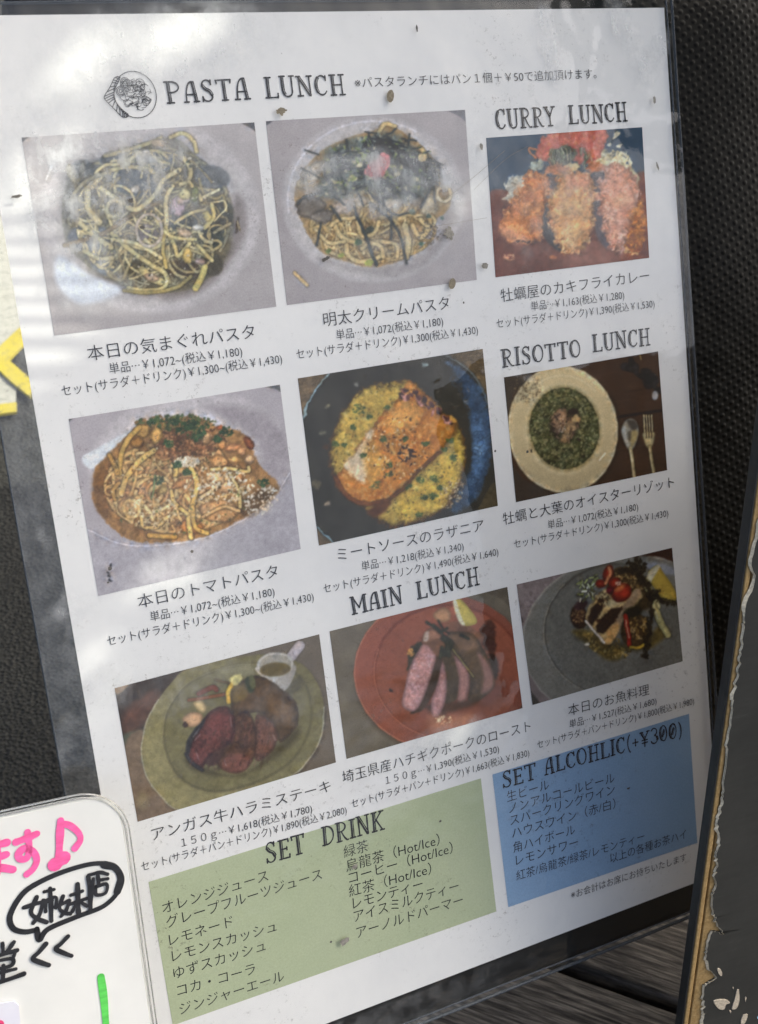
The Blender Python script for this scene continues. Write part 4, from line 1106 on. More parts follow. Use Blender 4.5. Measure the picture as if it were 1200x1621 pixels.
    c.stroke([(640, 270), (670, 200), (660, 165)], 22, (196, 120, 76), shadow=0.2)
    c.dots(8, 725, 270, 20, 16, (4, 8), [(236, 206, 170)])
    # courgette
    c.ell(845, 596, 106, 118, (64, 46, 26), rot=5, soft=4, tex=0.35, fine=0.2, dark=0.3, rim=8)
    c.dots(120, 850, 570, 80, 85, (4, 12), [(160, 124, 60), (96, 70, 34), (40, 28, 18), (186, 150, 90), (70, 50, 26)])
    c.ell(820, 470, 70, 40, (34, 30, 18), rot=-20, soft=6)
    c.stroke([(772, 496), (790, 600), (800, 690)], 30, (156, 36, 26), shadow=0.3)
    c.stroke([(775, 520), (795, 640)], 8, (206, 160, 120), shadow=0)
    c.stroke([(805, 704), (860, 706), (915, 676)], 18, (196, 160, 52), shadow=0.2)
    # thyme
    for p, w in [([(850, 88), (868, 200), (926, 300), (945, 450), (930, 600), (904, 770)], 9), ([(860, 180), (790, 130)], 7), ([(870, 200), (905, 150)], 7), ([(940, 330), (1000, 380), (1110, 410)], 8), ([(740, 190), (800, 185), (870, 230)], 7), ([(950, 380), (990, 330)], 6), ([(920, 280), (880, 260)], 7)]:
        c.stroke(p, w, (40, 30, 22), shade=0.2, shadow=0.25)
        pp = cat(p, 8)
        for q in pp:
            c.dots(5, q[0], q[1], 22, 18, (4, 9), [(38, 32, 24), (56, 46, 32), (30, 24, 18)])
    c.dots(20, 510, 684, 12, 6, (4, 8), [(226, 220, 200)])
    c.dots(2, 70, 520, 8, 8, (8, 10), [(60, 54, 56)])
    return c


# ------------------------------------------------------------------ setting: road and deck
M_ROAD = mat('asphalt', (0.05, 0.05, 0.05), 0.9, 0.2)
_v = coords(M_ROAD)
_vo = N(M_ROAD, 'ShaderNodeTexVoronoi'); _vo.inputs['Scale'].default_value = 330
L(M_ROAD, _v, _vo.inputs['Vector'])
_c = ramp(M_ROAD, noise(M_ROAD, _v, 520, 4, 0.7), [(0.32, (0.010, 0.010, 0.009)), (0.55, (0.032, 0.032, 0.029)), (0.78, (0.075, 0.075, 0.068))])
_d = ramp(M_ROAD, noise(M_ROAD, _v, 9, 4), [(0.3, (0.75, 0.75, 0.75)), (0.7, (1.1, 1.1, 1.08))])
L(M_ROAD, mix_mul(M_ROAD, _c, _d), bsdf(M_ROAD).inputs['Base Color'])
bump(M_ROAD, _vo.outputs['Distance'], 0.8, 0.003)

ROAD_Z = -0.03
rs = [(-60, -60), (60, -60), (60, 60), (-60, 60)]
road = mesh_obj('road', [(x, y, ROAD_Z) for x, y in rs], [(0, 1, 2, 3)], M_ROAD)
tag(road, 'dark grainy asphalt road beside and behind the menu', kind='structure')


def paint_mat(name, c0, c1):
    m = mat(name, c0, 0.75, 0.25)
    v = coords(m)
    n = ramp(m, noise(m, v, 160, 7, 0.75), [(0.33, (0.05, 0.05, 0.045)), (0.39, c1), (0.50, c0), (1.0, tuple(min(1, k * 1.05) for k in c0))])
    L(m, n, bsdf(m).inputs['Base Color'])
    bump(m, noise(m, v, 400, 3), 0.5, 0.001)
    return m


M_WPAINT = paint_mat('white_road_paint', (0.33, 0.33, 0.29), (0.24, 0.24, 0.21))
M_YPAINT = paint_mat('yellow_road_paint', (0.38, 0.32, 0.03), (0.25, 0.21, 0.05))


def road_mark(name, pts, m, z):
    g = [ground(p, ROAD_Z) for p in pts]
    me = [(q[0], q[1], ROAD_Z + z) for q in g]
    low = [(q[0], q[1], ROAD_Z + z - 0.003) for q in g]
    n = len(me)
    f = [tuple(range(n))] + [(i, n + i, n + (i + 1) % n, (i + 1) % n) for i in range(n)]
    return mesh_obj(name, me + low, f, m, road)


road_mark('white_marking', [(-90, 60), (90, 90), (60, 330), (50, 520), (32, 538), (-4, 570), (-90, 640)][::-1], M_WPAINT, 0.004)
road_mark('white_marking', [(-90, 640), (-4, 574), (0, 588), (26, 612), (25, 648), (-90, 652)][::-1], M_WPAINT, 0.004)
road_mark('yellow_marking', [(52, 512), (54, 541), (34, 560), (15, 580), (52, 612), (50, 640), (16, 612), (-12, 584), (-12, 570), (28, 532)][::-1], M_YPAINT, 0.008)
road_mark('yellow_marking', [(-30, 654), (27, 647), (28, 662), (-30, 670)][::-1], M_YPAINT, 0.008)

M_WOOD = mat('weathered_wood', (0.2, 0.17, 0.14), 0.85, 0.2)
_oi = N(M_WOOD, 'ShaderNodeObjectInfo')
_tc = N(M_WOOD, 'ShaderNodeTexCoord')
_of = N(M_WOOD, 'ShaderNodeVectorMath', operation='MULTIPLY_ADD')
_of.inputs[1].default_value = (1, 1, 1)
_cb = N(M_WOOD, 'ShaderNodeCombineXYZ')
L(M_WOOD, _oi.outputs['Random'], _cb.inputs[0]); L(M_WOOD, _oi.outputs['Random'], _cb.inputs[2])
L(M_WOOD, _tc.outputs['Object'], _of.inputs[0]); L(M_WOOD, _cb.outputs[0], _of.inputs[2])
_mp = N(M_WOOD, 'ShaderNodeMapping'); _mp.inputs['Scale'].default_value = (11, 190, 60)
L(M_WOOD, _of.outputs[0], _mp.inputs['Vector'])
_w1 = noise(M_WOOD, _mp.outputs['Vector'], 2.2, 8, 0.68)
_mp2 = N(M_WOOD, 'ShaderNodeMapping'); _mp2.inputs['Scale'].default_value = (3, 14, 10)
L(M_WOOD, _of.outputs[0], _mp2.inputs['Vector'])
_c1 = ramp(M_WOOD, _w1, [(0.36, (0.018, 0.016, 0.014)), (0.5, (0.09, 0.078, 0.064)), (0.66, (0.28, 0.245, 0.20))])
_c2 = ramp(M_WOOD, noise(M_WOOD, _mp2.outputs['Vector'], 2, 4), [(0.3, (0.6, 0.6, 0.6)), (0.7, (1.15, 1.12, 1.08))])
L(M_WOOD, mix_mul(M_WOOD, _c1, _c2), bsdf(M_WOOD).inputs['Base Color'])
bump(M_WOOD, _w1, 0.9, 0.002)

deck = bpy.data.objects.new('deck', None)
link(deck)
pu = np.array([0.737, -0.676]); pv = np.array([0.676, 0.737])
DECK_A = math.atan2(pu[1], pu[0])
PW, GAP = 0.088, 0.009
v_gap = float(np.dot(ground((985, 1560))[:2], pv))
plank0 = None
for k in range(-7, 7):
    v0 = v_gap + GAP / 2 + k * (PW + GAP)
    c = pu * 0.80 + pv * (v0 + PW / 2)
    if plank0 is None:
        plank0 = bevel_box('plank', -0.70, 0.70, -PW / 2, PW / 2, -0.026, 0.0, M_WOOD, deck, 0.003)
        o = plank0
    else:
        o = bpy.data.objects.new('plank', plank0.data)
        link(o, deck)
    o.location = (c[0], c[1], random.uniform(-0.0012, 0.0012) - 0.001)
    o.rotation_euler = (random.uniform(-.004, .004), 0, DECK_A)
tag(deck, 'weathered grey wooden deck boards under the signs', kind='structure')

# ------------------------------------------------------------------ black padded panel with raised dots, behind the sleeve
M_PAD = mat('black_dimpled_leatherette', (0.02, 0.019, 0.017), 0.6, 0.07)
_v = coords(M_PAD)
L(M_PAD, ramp(M_PAD, noise(M_PAD, _v, 60, 5), [(0.3, (0.006, 0.006, 0.0054)), (0.7, (0.011, 0.0108, 0.0095))]), bsdf(M_PAD).inputs['Base Color'])
L(M_PAD, ramp(M_PAD, noise(M_PAD, _v, 25, 4), [(0.3, (0.38,) * 3), (0.7, (0.55,) * 3)]), bsdf(M_PAD).inputs['Roughness'])
bump(M_PAD, noise(M_PAD, _v, 2200, 3), 0.2, 0.0003)

pad = empty('padded_panel', PAGE)
tag(pad, 'black padded panel covered in small raised dots behind the menu', 'panel')
xs = np.arange(0.288, 0.408, 0.00042); ys = np.arange(0.032, -0.345, -0.00042)
GX, GY = np.meshgrid(xs, ys)
th = math.radians(-4)
U = (GX * math.cos(th) - GY * math.sin(th)) / 0.0066
V = (GX * math.sin(th) + GY * math.cos(th)) / 0.0052
bestd = np.full(GX.shape, 9.0)
for ou, ov in ((0, 0), (0.5, 0.5)):
    du = (U + ou) - np.round(U + ou); dv = (V + ov) - np.round(V + ov)
    bestd = np.minimum(bestd, np.hypot(du, dv))
dome = np.clip(1 - (bestd / 0.22) ** 2, 0, 1) ** 0.8 * 0.00048
puff = -0.030 + 0.006 * np.sin((GX - 0.29) / 0.084 * 2.4) + 0.0015 * np.sin(GY * 40)
top = np.clip(GY + 0.006, 0, None)
puff = puff - (top ** 2) * 9.0
wr = fbm(GX.shape[0], GX.shape[1], 60, 77) * 0.0015
Pg = np.stack([GX, GY, puff + dome + wr], -1)
me = grid_mesh('cover', Pg, M_PAD)
link(bpy.data.objects.new('cover', me), pad)
M_PADB = mat('black_panel_back', (0.012, 0.012, 0.012), 0.7, 0.2)
bevel_box('backing', 0.02, 0.405, -0.4645, 0.020, -0.062, -0.037, M_PADB, pad, 0.006, 3)
inv = PAGE.inverted()


def tube(name, a, b, r, m, parent, n=12):
    a, b = np.array(a, float), np.array(b, float)
    d = (b - a) / np.linalg.norm(b - a)
    u = np.cross(d, [1, 0, 0.01]); u /= np.linalg.norm(u); w = np.cross(d, u)
    vs, fs = [], []
    for e in (a, b):
        for i in range(n):
            t = 2 * math.pi * i / n
            vs.append(e + r * (u * math.cos(t) + w * math.sin(t)))
    for i in range(n):
        j = (i + 1) % n
        fs.append((i, j, n + j, n + i))
    fs += [tuple(range(n))[::-1], tuple(range(n, 2 * n))]
    return mesh_obj(name, vs, fs, m, parent, True)


for x in (0.09, 0.24):
    a = inv @ Vector((x, PAGE.translation.y - 0.20, 0.30)); top_w = PAGE @ Vector((x, -0.10, -0.058))
    foot = Vector((x, top_w.y + 0.02, ROAD_Z))
    tube('leg', (x, -0.10, -0.056), tuple(inv @ foot), 0.006, M_PADB, pad)

# ------------------------------------------------------------------ the menu sheet and everything printed on it
W_, H_ = 0.297, 0.420
sx = np.linspace(0, W_, 60); sy = np.linspace(0, -H_, 84)
SX, SY = np.meshgrid(sx, sy)
sheet_me = grid_mesh('menu_sheet', np.stack([SX, SY, 0 * SX], -1), M_PAPER)
menu = bpy.data.objects.new('menu_sheet', sheet_me)
menu.matrix_world = PAGE
link(menu)
tag(menu, 'white lunch menu sheet with nine food photos and price lists in Japanese', 'menu')

DISHES = [(dish_whim_pasta, 'dark pasta with greens, onion and pale noodles in a bowl', 0.02), (dish_cod_roe_pasta, 'cream pasta heaped with shredded seaweed and pink roe', 0.02),
          (dish_curry, 'three golden breaded oysters with rice on brown curry', 0.01), (dish_tomato_pasta, 'orange tomato pasta with herbs and cheese in a pale oval bowl', 0.008),
          (dish_lasagne, 'browned lasagne on melted cheese in a dark blue-glazed pan', 0.004), (dish_risotto, 'green risotto on a cream plate with spoon and fork', 0.0),
          (dish_steak, 'sliced red steak with a white sauce pot on an olive plate', 0.006), (dish_pork, 'sliced pink roast pork with lemon on a terracotta plate', 0.004),
          (dish_fish, 'grilled fish with tomato, lemon and thyme on a grey plate', 0.0)]
AMP = [0.7, 1.2, 4.0, 1.0, 3.0, 0.6, 1.0, 0.8, 1.2]
for i, (fn, lab, veil) in enumerate(DISHES):
    cv = finish(fn(), AMP[i])
    q = np.array([page(p)[:2] for p in Q[i]])
    wpx = np.linalg.norm(np.array(Q[i][1]) - Q[i][0]); hpx = np.linalg.norm(np.array(Q[i][3]) - Q[i][0])
    nx, ny = int(wpx / 1.15), int(hpx / 1.15)
    u = np.linspace(0, 1, nx)[None, :, None]; v = np.linspace(0, 1, ny)[:, None, None]
    P2 = (q[0] * (1 - u) + q[1] * u) * (1 - v) + (q[3] * (1 - u) + q[2] * u) * v
    P3 = np.concatenate([P2, np.full((ny, nx, 1), 0.00012)], -1)
    rgb = cv.sample(to_px(P3.reshape(-1, 3)))
    alb = np.clip((lin(np.clip(rgb, 0, 255)) - veil - 0.006) * 1.16, 0.004, 0.82).reshape(ny, nx, 3)
    o = link(bpy.data.objects.new('food_photo', grid_mesh('food_photo', P3, M_PHOTO, alb)), menu)
    o['label'] = 'printed photo of ' + lab

for pts, m, lab in (([(235, 1396), (761, 1232), (785.7, 1442.7), (273.5, 1623)], M_GREEN, 'pale green printed box behind the set drink list'),
                    ([(779.3, 1226), (1090.5, 1129.7), (1103.8, 1334), (804.5, 1436)], M_BLUE, 'blue printed box behind the alcohol list')):
    q = [page(p) for p in pts]
    o = mesh_obj('colour_panel', [(a[0], a[1], 0.00012) for a in q], [(3, 2, 1, 0)], m, menu)
    o['label'] = lab

# ---- set text
_fc = bpy.data.curves.new('lettering', 'FONT')
_fo = bpy.data.objects.new('lettering', _fc)
COL.objects.link(_fo)
_fc.resolution_u = 3


def glyphs(body, offset=-0.007):
    _fc.body = body
    _fc.offset = offset
    dg = bpy.context.evaluated_depsgraph_get()
    dg.update()
    me = bpy.data.meshes.new_from_object(_fo.evaluated_get(dg))
    v = np.zeros(len(me.vertices) * 3); me.vertices.foreach_get('co', v)
    return me, v.reshape(-1, 3)


def set_line(name, body, p0, p1, em=None, z=0.00024, m=None, parent=None, offset=-0.007, drop=0.05, plane=0.0):
    """one printed line whose inked width runs from pixel p0 to pixel p1 along its foot"""
    me, v = glyphs(body, offset)
    a, b = page(p0, plane)[:2], page(p1, plane)[:2]
    e = (b - a); ln = np.linalg.norm(e); e /= ln; n = np.array([-e[1], e[0]])
    x0, x1 = v[:, 0].min(), v[:, 0].max()
    kx = ln / (x1 - x0)
    ky = em if em else kx
    xy = a + ((v[:, 0:1] - x0) * kx) * e + ((v[:, 1:2] + drop) * ky) * n
    co = np.concatenate([xy, np.full((len(xy), 1), plane + z)], 1)
    me.vertices.foreach_set('co', co.reshape(-1).astype(np.float32))
    me.materials.clear(); me.materials.append(m or M_INK)
    me.update()
    me.name = name
    return link(bpy.data.objects.new(name, me), parent or menu)


DT = '\u22ef'
LINES = [
    ('note_line', '※パスタランチにはパン１個＋￥50で追加頂けます。', (562, 139.5), (944, 124), 4.6),
    ('dish_name', '本日の気まぐれパスタ', (140, 571), (404, 535), 6.2), ('price_line', '単品' + DT + '￥1,072~(税込￥1,180)', (174.3, 592), (384, 563.5), 4.6), ('price_line', 'セット(サラダ＋ドリンク)￥1,300~(税込￥1,430)', (99, 627), (447, 575), 4.6),
    ('dish_name', '明太クリームパスタ', (513.3, 517), (711.7, 489), 6.2), ('price_line', '単品' + DT + '￥1,072(税込￥1,180)', (533, 538), (701.7, 515.5), 4.6), ('price_line', 'セット(サラダ＋ドリンク)￥1,300(税込￥1,430)', (470, 568.5), (756.7, 529), 4.6),
    ('dish_name', '牡蠣屋のカキフライカレー', (793.3, 478), (1027.8, 445), 6.2), ('price_line', '単品' + DT + '￥1,163(税込￥1,280)', (841, 492), (988, 473.5), 4.6), ('price_line', 'セット(サラダ＋ドリンク)￥1,390(税込￥1,530)', (786.3, 519.5), (1036, 487), 4.6),
    ('dish_name', '本日のトマトパスタ', (219.8, 963), (440.7, 913), 6.2), ('price_line', '単品' + DT + '￥1,072~(税込￥1,180)', (238.7, 984), (435, 943), 4.6), ('price_line', 'セット(サラダ＋ドリンク)￥1,300~(税込￥1,430)', (170.8, 1022.5), (497, 951), 4.6),
    ('dish_name', 'ミートソースのラザニア', (535, 888), (766, 840), 6.2), ('price_line', '単品' + DT + '￥1,218(税込￥1,340)', (573, 903.5), (734, 871), 4.6), ('price_line', 'セット(サラダ＋ドリンク)￥1,490(税込￥1,640)', (512.7, 939), (789, 879.5), 4.6),
    ('dish_name', '牡蠣と大葉のオイスターリゾット', (796.8, 831), (1067, 771), 6.2), ('price_line', '単品' + DT + '￥1,072(税込￥1,180)', (867.5, 837.5), (1010, 808), 4.6), ('price_line', 'セット(サラダ＋ドリンク)￥1,300(税込￥1,430)', (814, 868), (1057.6, 818), 4.6),
    ('dish_name', 'アンガス牛ハラミステーキ', (241.5, 1331), (524, 1252), 6.2), ('price_line', '１５０ｇ' + DT + '￥1,618(税込￥1,780)', (287.7, 1341), (494.3, 1286), 4.6), ('price_line', 'セット(サラダ＋パン＋ドリンク)￥1,890(税込￥2,080)', (224.7, 1379), (549, 1288), 4.6),
    ('dish_name', '埼玉県産ハチギクポークのロースト', (542.7, 1240), (840, 1157), 6.2), ('price_line', '１５０ｇ' + DT + '￥1,390(税込￥1,530)', (610.7, 1242), (790, 1191), 4.6), ('price_line', 'セット(サラダ＋パン＋ドリンク)￥1,663(税込￥1,830)', (557, 1279), (837.8, 1197), 4.6),
    ('dish_name', '本日のお魚料理', (899.7, 1133), (1027.5, 1099), 6.2), ('price_line', '単品' + DT + '￥1,527(税込￥1,680)', (901.5, 1152.5), (1039, 1115), 4.6), ('price_line', 'セット(サラダ＋パン＋ドリンク)￥1,800(税込￥1,980)', (850.7, 1185), (1098.5, 1115), 4.6),
    ('drink_name', 'オレンジジュース', (258, 1446.5), (425, 1393.5), 6.0), ('drink_name', 'グレープフルーツジュース', (264.3, 1469), (510, 1391), 6.0), ('drink_name', 'レモネード', (268.8, 1497), (369, 1466), 6.0), ('drink_name', 'レモンスカッシュ', (273, 1522.5), (438, 1473.5), 6.0),
    ('drink_name', 'ゆずスカッシュ', (275.5, 1550), (420.7, 1504), 6.0), ('drink_name', 'コカ・コーラ', (281, 1577), (404, 1541), 6.0), ('drink_name', 'ジンジャーエール', (285, 1606.5), (450, 1552), 6.0),
    ('drink_name', '緑茶', (545, 1358), (583, 1346.5), 6.4), ('drink_name', '烏龍茶（Hot/Ice）', (548.3, 1380), (696, 1337), 6.4), ('drink_name', 'コーヒー（Hot/Ice）', (552.7, 1399), (716.7, 1350), 6.4), ('drink_name', '紅茶（Hot/Ice）', (553, 1420), (682.7, 1383), 6.4),
    ('drink_name', 'レモンティー', (559, 1439), (669, 1407), 6.4), ('drink_name', 'アイスミルクティー', (560.7, 1460), (726, 1410), 6.4), ('drink_name', 'アーノルドパーマー', (565, 1485.5), (732.7, 1432), 6.4),
    ('drink_name', '生ビール', (802.8, 1269.5), (869, 1249), 6.0), ('drink_name', 'ノンアルコールビール', (806, 1288), (972.5, 1238), 6.0), ('drink_name', 'スパークリングワイン', (808, 1307), (973, 1256.5), 6.0), ('drink_name', 'ハウスワイン（赤/白）', (810.8, 1327), (974, 1279), 6.0),
    ('drink_name', '角ハイボール', (812.5, 1350), (910, 1320), 6.0), ('drink_name', 'レモンサワー', (816.8, 1370), (914.8, 1340), 6.0), ('drink_name', '紅茶/烏龍茶/緑茶/レモンティー', (817.5, 1394), (1019.8, 1330), 5.6), ('drink_name', '以上の各種お茶ハイ', (966, 1366), (1086, 1326.5), 5.6),
    ('note_line', '※お会計はお席にお持ちいたします', (904, 1423), (1086, 1362), 4.8)]
for nm, body, p0, p1, em in LINES:
    set_line(nm, body, p0, p1, em * 0.001)

# ---- hand-drawn headings: slab letters with a hollow line down their heavy strokes
def arc(cx, cy, rx, ry, a0, a1, n=14):
    return [(cx + rx * math.cos(math.radians(a)), cy + ry * math.sin(math.radians(a))) for a in np.linspace(a0, a1, n)]


GL = {  # width, heavy strokes, fine strokes
    'P': (0.62, [[(.15, 0), (.15, .98)]], [arc(.24, .73, .32, .25, 90, -90), [(.02, .98), (.24, .98)], [(.15, .48), (.24, .48)], [(.03, .01), (.3, .01)]]),
    'A': (0.62, [[(.50, 0), (.42, .97)]], [[(.10, .01), (.14, .5), (.24, .85), (.36, .97), (.46, .97)], [(.13, .36), (.48, .36)], [(.01, .01), (.2, .01)], [(.4, .01), (.62, .01)]]),
    'S': (0.56, [[(.12, .74), (.22, .58), (.38, .46), (.46, .28)]], [arc(.29, .77, .18, .22, 20, 190), arc(.27, .24, .2, .23, 10, -160), [(.47, .98), (.46, .78)], [(.07, .02), (.08, .22)]]),
    'T': (0.66, [[(.33, 0), (.33, .95)]], [[(.02, .96), (.64, .96)], [(.03, .97), (.05, .80)], [(.63, .97), (.61, .80)], [(.2, .01), (.46, .01)]]),
    'L': (0.60, [[(.16, 0.02), (.16, .98)]], [[(.03, .02), (.56, .02)], [(.57, .0), (.58, .2)], [(.04, .98), (.3, .98)]]),
    'U': (0.68, [[(.14, .98), (.14, .36), (.2, .12)]], [arc(.34, .22, .2, .21, 200, 350), [(.55, .2), (.56, .98)], [(.02, .98), (.27, .98)], [(.46, .98), (.67, .98)]]),
    'N': (0.72, [[(.13, .97), (.58, .03)]], [[(.14, .0), (.13, .97)], [(.6, .0), (.6, .98)], [(.03, .01), (.25, .01)], [(.02, .98), (.18, .98)], [(.5, .98), (.71, .98)]]),
    'C': (0.62, [arc(.34, .5, .26, .48, 125, 225, 10)], [arc(.34, .5, .26, .48, 40, 130), arc(.34, .5, .26, .48, 225, 320), [(.54, .98), (.54, .74)]]),
    'H': (0.70, [[(.15, 0), (.15, .98)]], [[(.56, 0), (.56, .98)], [(.15, .5), (.56, .5)], [(.03, .01), (.28, .01)], [(.45, .01), (.68, .01)], [(.03, .98), (.28, .98)], [(.45, .98), (.68, .98)]]),
    'R': (0.66, [[(.15, 0), (.15, .98)]], [arc(.24, .74, .28, .24, 90, -90), [(.02, .98), (.24, .98)], [(.15, .5), (.24, .5)], [(.3, .5), (.42, .22), (.56, .02), (.66, .02)], [(.03, .01), (.3, .01)]]),
    'Y': (0.66, [[(.10, .97), (.33, .5)]], [[(.56, .97), (.33, .5)], [(.33, .5), (.33, 0)], [(.2, .01), (.46, .01)], [(0, .98), (.22, .98)], [(.46, .98), (.66, .98)]]),
    'I': (0.30, [[(.15, 0), (.15, .98)]], [[(.02, .01), (.29, .01)], [(.02, .98), (.29, .98)]]),
    'O': (0.66, [arc(.33, .5, .27, .48, 125, 235, 10)], [arc(.33, .5, .27, .48, -126, 126, 22)]),
    'M': (0.84, [[(.14, 0), (.12, .97)], [(.70, 0), (.70, .97)]], [[(.12, .97), (.42, .32)], [(.42, .32), (.68, .97)], [(.02, .01), (.27, .01)], [(.58, .01), (.83, .01)], [(.0, .98), (.14, .98)], [(.68, .98), (.82, .98)]]),
    'E': (0.58, [[(.15, 0), (.15, .98)]], [[(.03, .01), (.53, .01)], [(.53, .0), (.54, .18)], [(.03, .97), (.5, .97)], [(.5, .98), (.51, .82)], [(.15, .5), (.42, .5)], [(.42, .42), (.42, .58)]]),
    'D': (0.68, [[(.16, 0), (.16, .98)]], [arc(.26, .5, .36, .48, 90, -90, 18), [(.03, .98), (.27, .98)], [(.03, .02), (.27, .02)]]),
    'K': (0.68, [[(.15, 0), (.15, .98)]], [[(.16, .46), (.56, .97)], [(.27, .58), (.58, .02)], [(.03, .01), (.28, .01)], [(.03, .98), (.28, .98)], [(.45, .98), (.66, .98)], [(.48, .01), (.68, .01)]]),
    '(': (0.30, [], [arc(.42, .42, .34, .66, 125, 235)]), ')': (0.30, [], [arc(-.12, .42, .34, .66, 55, -55)]),
    '+': (0.42, [], [[(.04, .4), (.38, .4)], [(.21, .2), (.21, .6)]]),
    '\u00a5': (0.66, [[(.10, .97), (.33, .5)]], [[(.56, .97), (.33, .5)], [(.33, .5), (.33, 0)], [(.14, .44), (.52, .44)], [(.14, .26), (.52, .26)], [(0, .98), (.22, .98)], [(.46, .98), (.66, .98)]]),
    '3': (0.52, [[(.44, .2), (.46, .28), (.42, .4)]], [arc(.24, .75, .19, .22, 150, -80), arc(.24, .26, .22, .25, 80, -160)]),
    '0': (0.56, [arc(.28, .5, .22, .48, 125, 235, 10), [(.22, .3), (.34, .7)]], [arc(.28, .5, .22, .48, -126, 126, 22)]),
}


def heading(name, words, cap):
    vs, fs = [], []
    for word, p0, p1 in words:
        a, b = page(p0)[:2], page(p1)[:2]
        e = b - a; ln = np.linalg.norm(e); e /= ln; n = np.array([-e[1], e[0]])
        gapw = 0.08
        tot = sum(GL[ch][0] for ch in word) + gapw * (len(word) - 1)
        kx = ln / tot; x = 0
        for ch in word:
            w, heavy, fine = GL[ch]
            tilt = random.uniform(-.02, .02); up = random.uniform(-.02, .02); sc = random.uniform(.97, 1.04)

            def place(pts):
                p = np.array(pts, float)
                p = p * [1, sc] + [tilt * 0, up]
                p[:, 0] += tilt * p[:, 1]
                return a + (x + p[:, :1]) * kx * e + p[:, 1:] * cap * n
            for st in heavy:
                pl = place(cat(st, 5) if len(st) > 2 else cat(st, 5))
                d = np.gradient(pl, axis=0); d /= np.linalg.norm(d, axis=1)[:, None]
                nn = np.stack([-d[:, 1], d[:, 0]], 1)
                if nn[:, 0].mean() > 0:
                    nn = -nn
                ribbon(pl + nn * cap * 0.030, cap * 0.102, 0.00024, vs, fs)
                ribbon(pl - nn * cap * 0.068, cap * 0.050, 0.00024, vs, fs, wfun=lambda t: 1 + 0.25 * np.sin(t * 9 + x * 7))
            for st in fine:
                pl = place(cat(st, 3))
                ribbon(pl, cap * 0.082, 0.00025, vs, fs, wfun=lambda t: 1 + 0.16 * np.sin(t * 7 + x * 5))
            x += w + gapw
    return mesh_obj(name, vs, fs, M_INK, menu)


heading('heading', [('PASTA', (264, 164), (396, 156.5)), ('LUNCH', (420, 155.5), (547, 149.5))], 0.0076)
heading('heading', [('CURRY', (785, 205), (880, 199)), ('LUNCH', (900, 197), (993, 191.5))], 0.0078)
heading('heading', [('RISOTTO', (795, 581.5), (920, 564)), ('LUNCH', (938, 558), (1029, 545.5))], 0.0076)
heading('heading', [('MAIN', (557, 972.5), (638, 954)), ('LUNCH', (660, 948.5), (759, 924.5))], 0.0078)
heading('heading', [('SET', (421, 1366.5), (484, 1349)), ('DRINK', (510, 1339.5), (608, 1312.5))], 0.0086)
heading('heading', [('SET', (795, 1247.5), (849, 1232)), ('ALCOHLIC', (862, 1227), (990, 1190)), ('(+\u00a5300)', (992, 1189), (1080, 1165))], 0.0078)

# ---- drawn plate of spaghetti beside the first heading
vs, fs = [], []
pc = page((214, 150)); pr = 0.0078
ribbon(np.array(arc(pc[0], pc[1], pr, pr * 1.05, 0, 360, 48)), 0.00028, 0.00024, vs, fs, caps=False)
r2 = random.Random(3)
for k in range(80):
    rr = pr * 0.68 * math.sqrt(r2.random()); t = r2.random() * 6.28
    cx, cy = pc[0] + rr * math.cos(t), pc[1] + rr * math.sin(t)
    a0 = r2.random() * 360
    ra = r2.uniform(0.0006, 0.0019)
    ribbon(np.array(arc(cx, cy, ra, ra * r2.uniform(.5, 1), a0, a0 + r2.uniform(110, 260), 9)), 0.00018, 0.00024, vs, fs, caps=False)
for ox, oy in ((-0.0031, 0.0044), (-0.0052, 0.0014)):
    for rr in (0.0017, 0.0012, 0.0006):
        ribbon(np.array(arc(pc[0] + ox, pc[1] + oy, rr, rr, 0, 360, 16)), 0.00022, 0.00025, vs, fs, caps=False)
out = [page(p)[:2] for p in [(186, 121), (180, 125), (174, 138), (165, 153), (168, 160), (180, 172), (192, 184), (199, 186), (203, 184)]]
inn_ = [page(p)[:2] for p in [(190, 122), (187, 130), (183, 138), (180, 150), (181, 158), (188, 168), (196, 176), (203, 181)]]
po, pi = cat(out, 6), cat(inn_, 6)
ribbon(po, 0.0003, 0.00024, vs, fs)
ribbon(pi, 0.0003, 0.00024, vs, fs)
for t in np.linspace(0.03, 0.97, 17):
    a = po[int(t * (len(po) - 1))]; b = pi[int(t * (len(pi) - 1))]
    ribbon(np.array([a, (a + b) / 2 + 0.0001, b]), 0.00032, 0.00025, vs, fs, caps=False)
mesh_obj('plate_drawing', vs, fs, M_INK, menu)
bpy.data.objects.remove(_fo)

# ------------------------------------------------------------------ clear sleeve over the sheet
sleeve = empty('clear_sleeve', PAGE)
tag(sleeve, 'clear scuffed plastic sleeve with welded edges covering the lunch menu', 'sleeve')
X0, X1, Y0, Y1 = -0.0132, 0.3010, 0.0040, -0.4372
fx = np.linspace(X0, X1, 300); fy = np.linspace(Y0, Y1, 420)
FX, FY = np.meshgrid(fx, fy)
wave = fbm(420, 300, 90, 5) * 0.0011 + fbm(420, 300, 34, 6) * 0.0003
edge = np.minimum(np.minimum(FX - X0, X1 - FX), np.minimum(Y0 - FY, FY - Y1))
FZ = 0.0013 + wave * sstep(edge / 0.02)
px = to_px(np.stack([FX, FY, FZ], -1).reshape(-1, 3)); PX, PY = px[:, 0].reshape(FX.shape), px[:, 1].reshape(FX.shape)


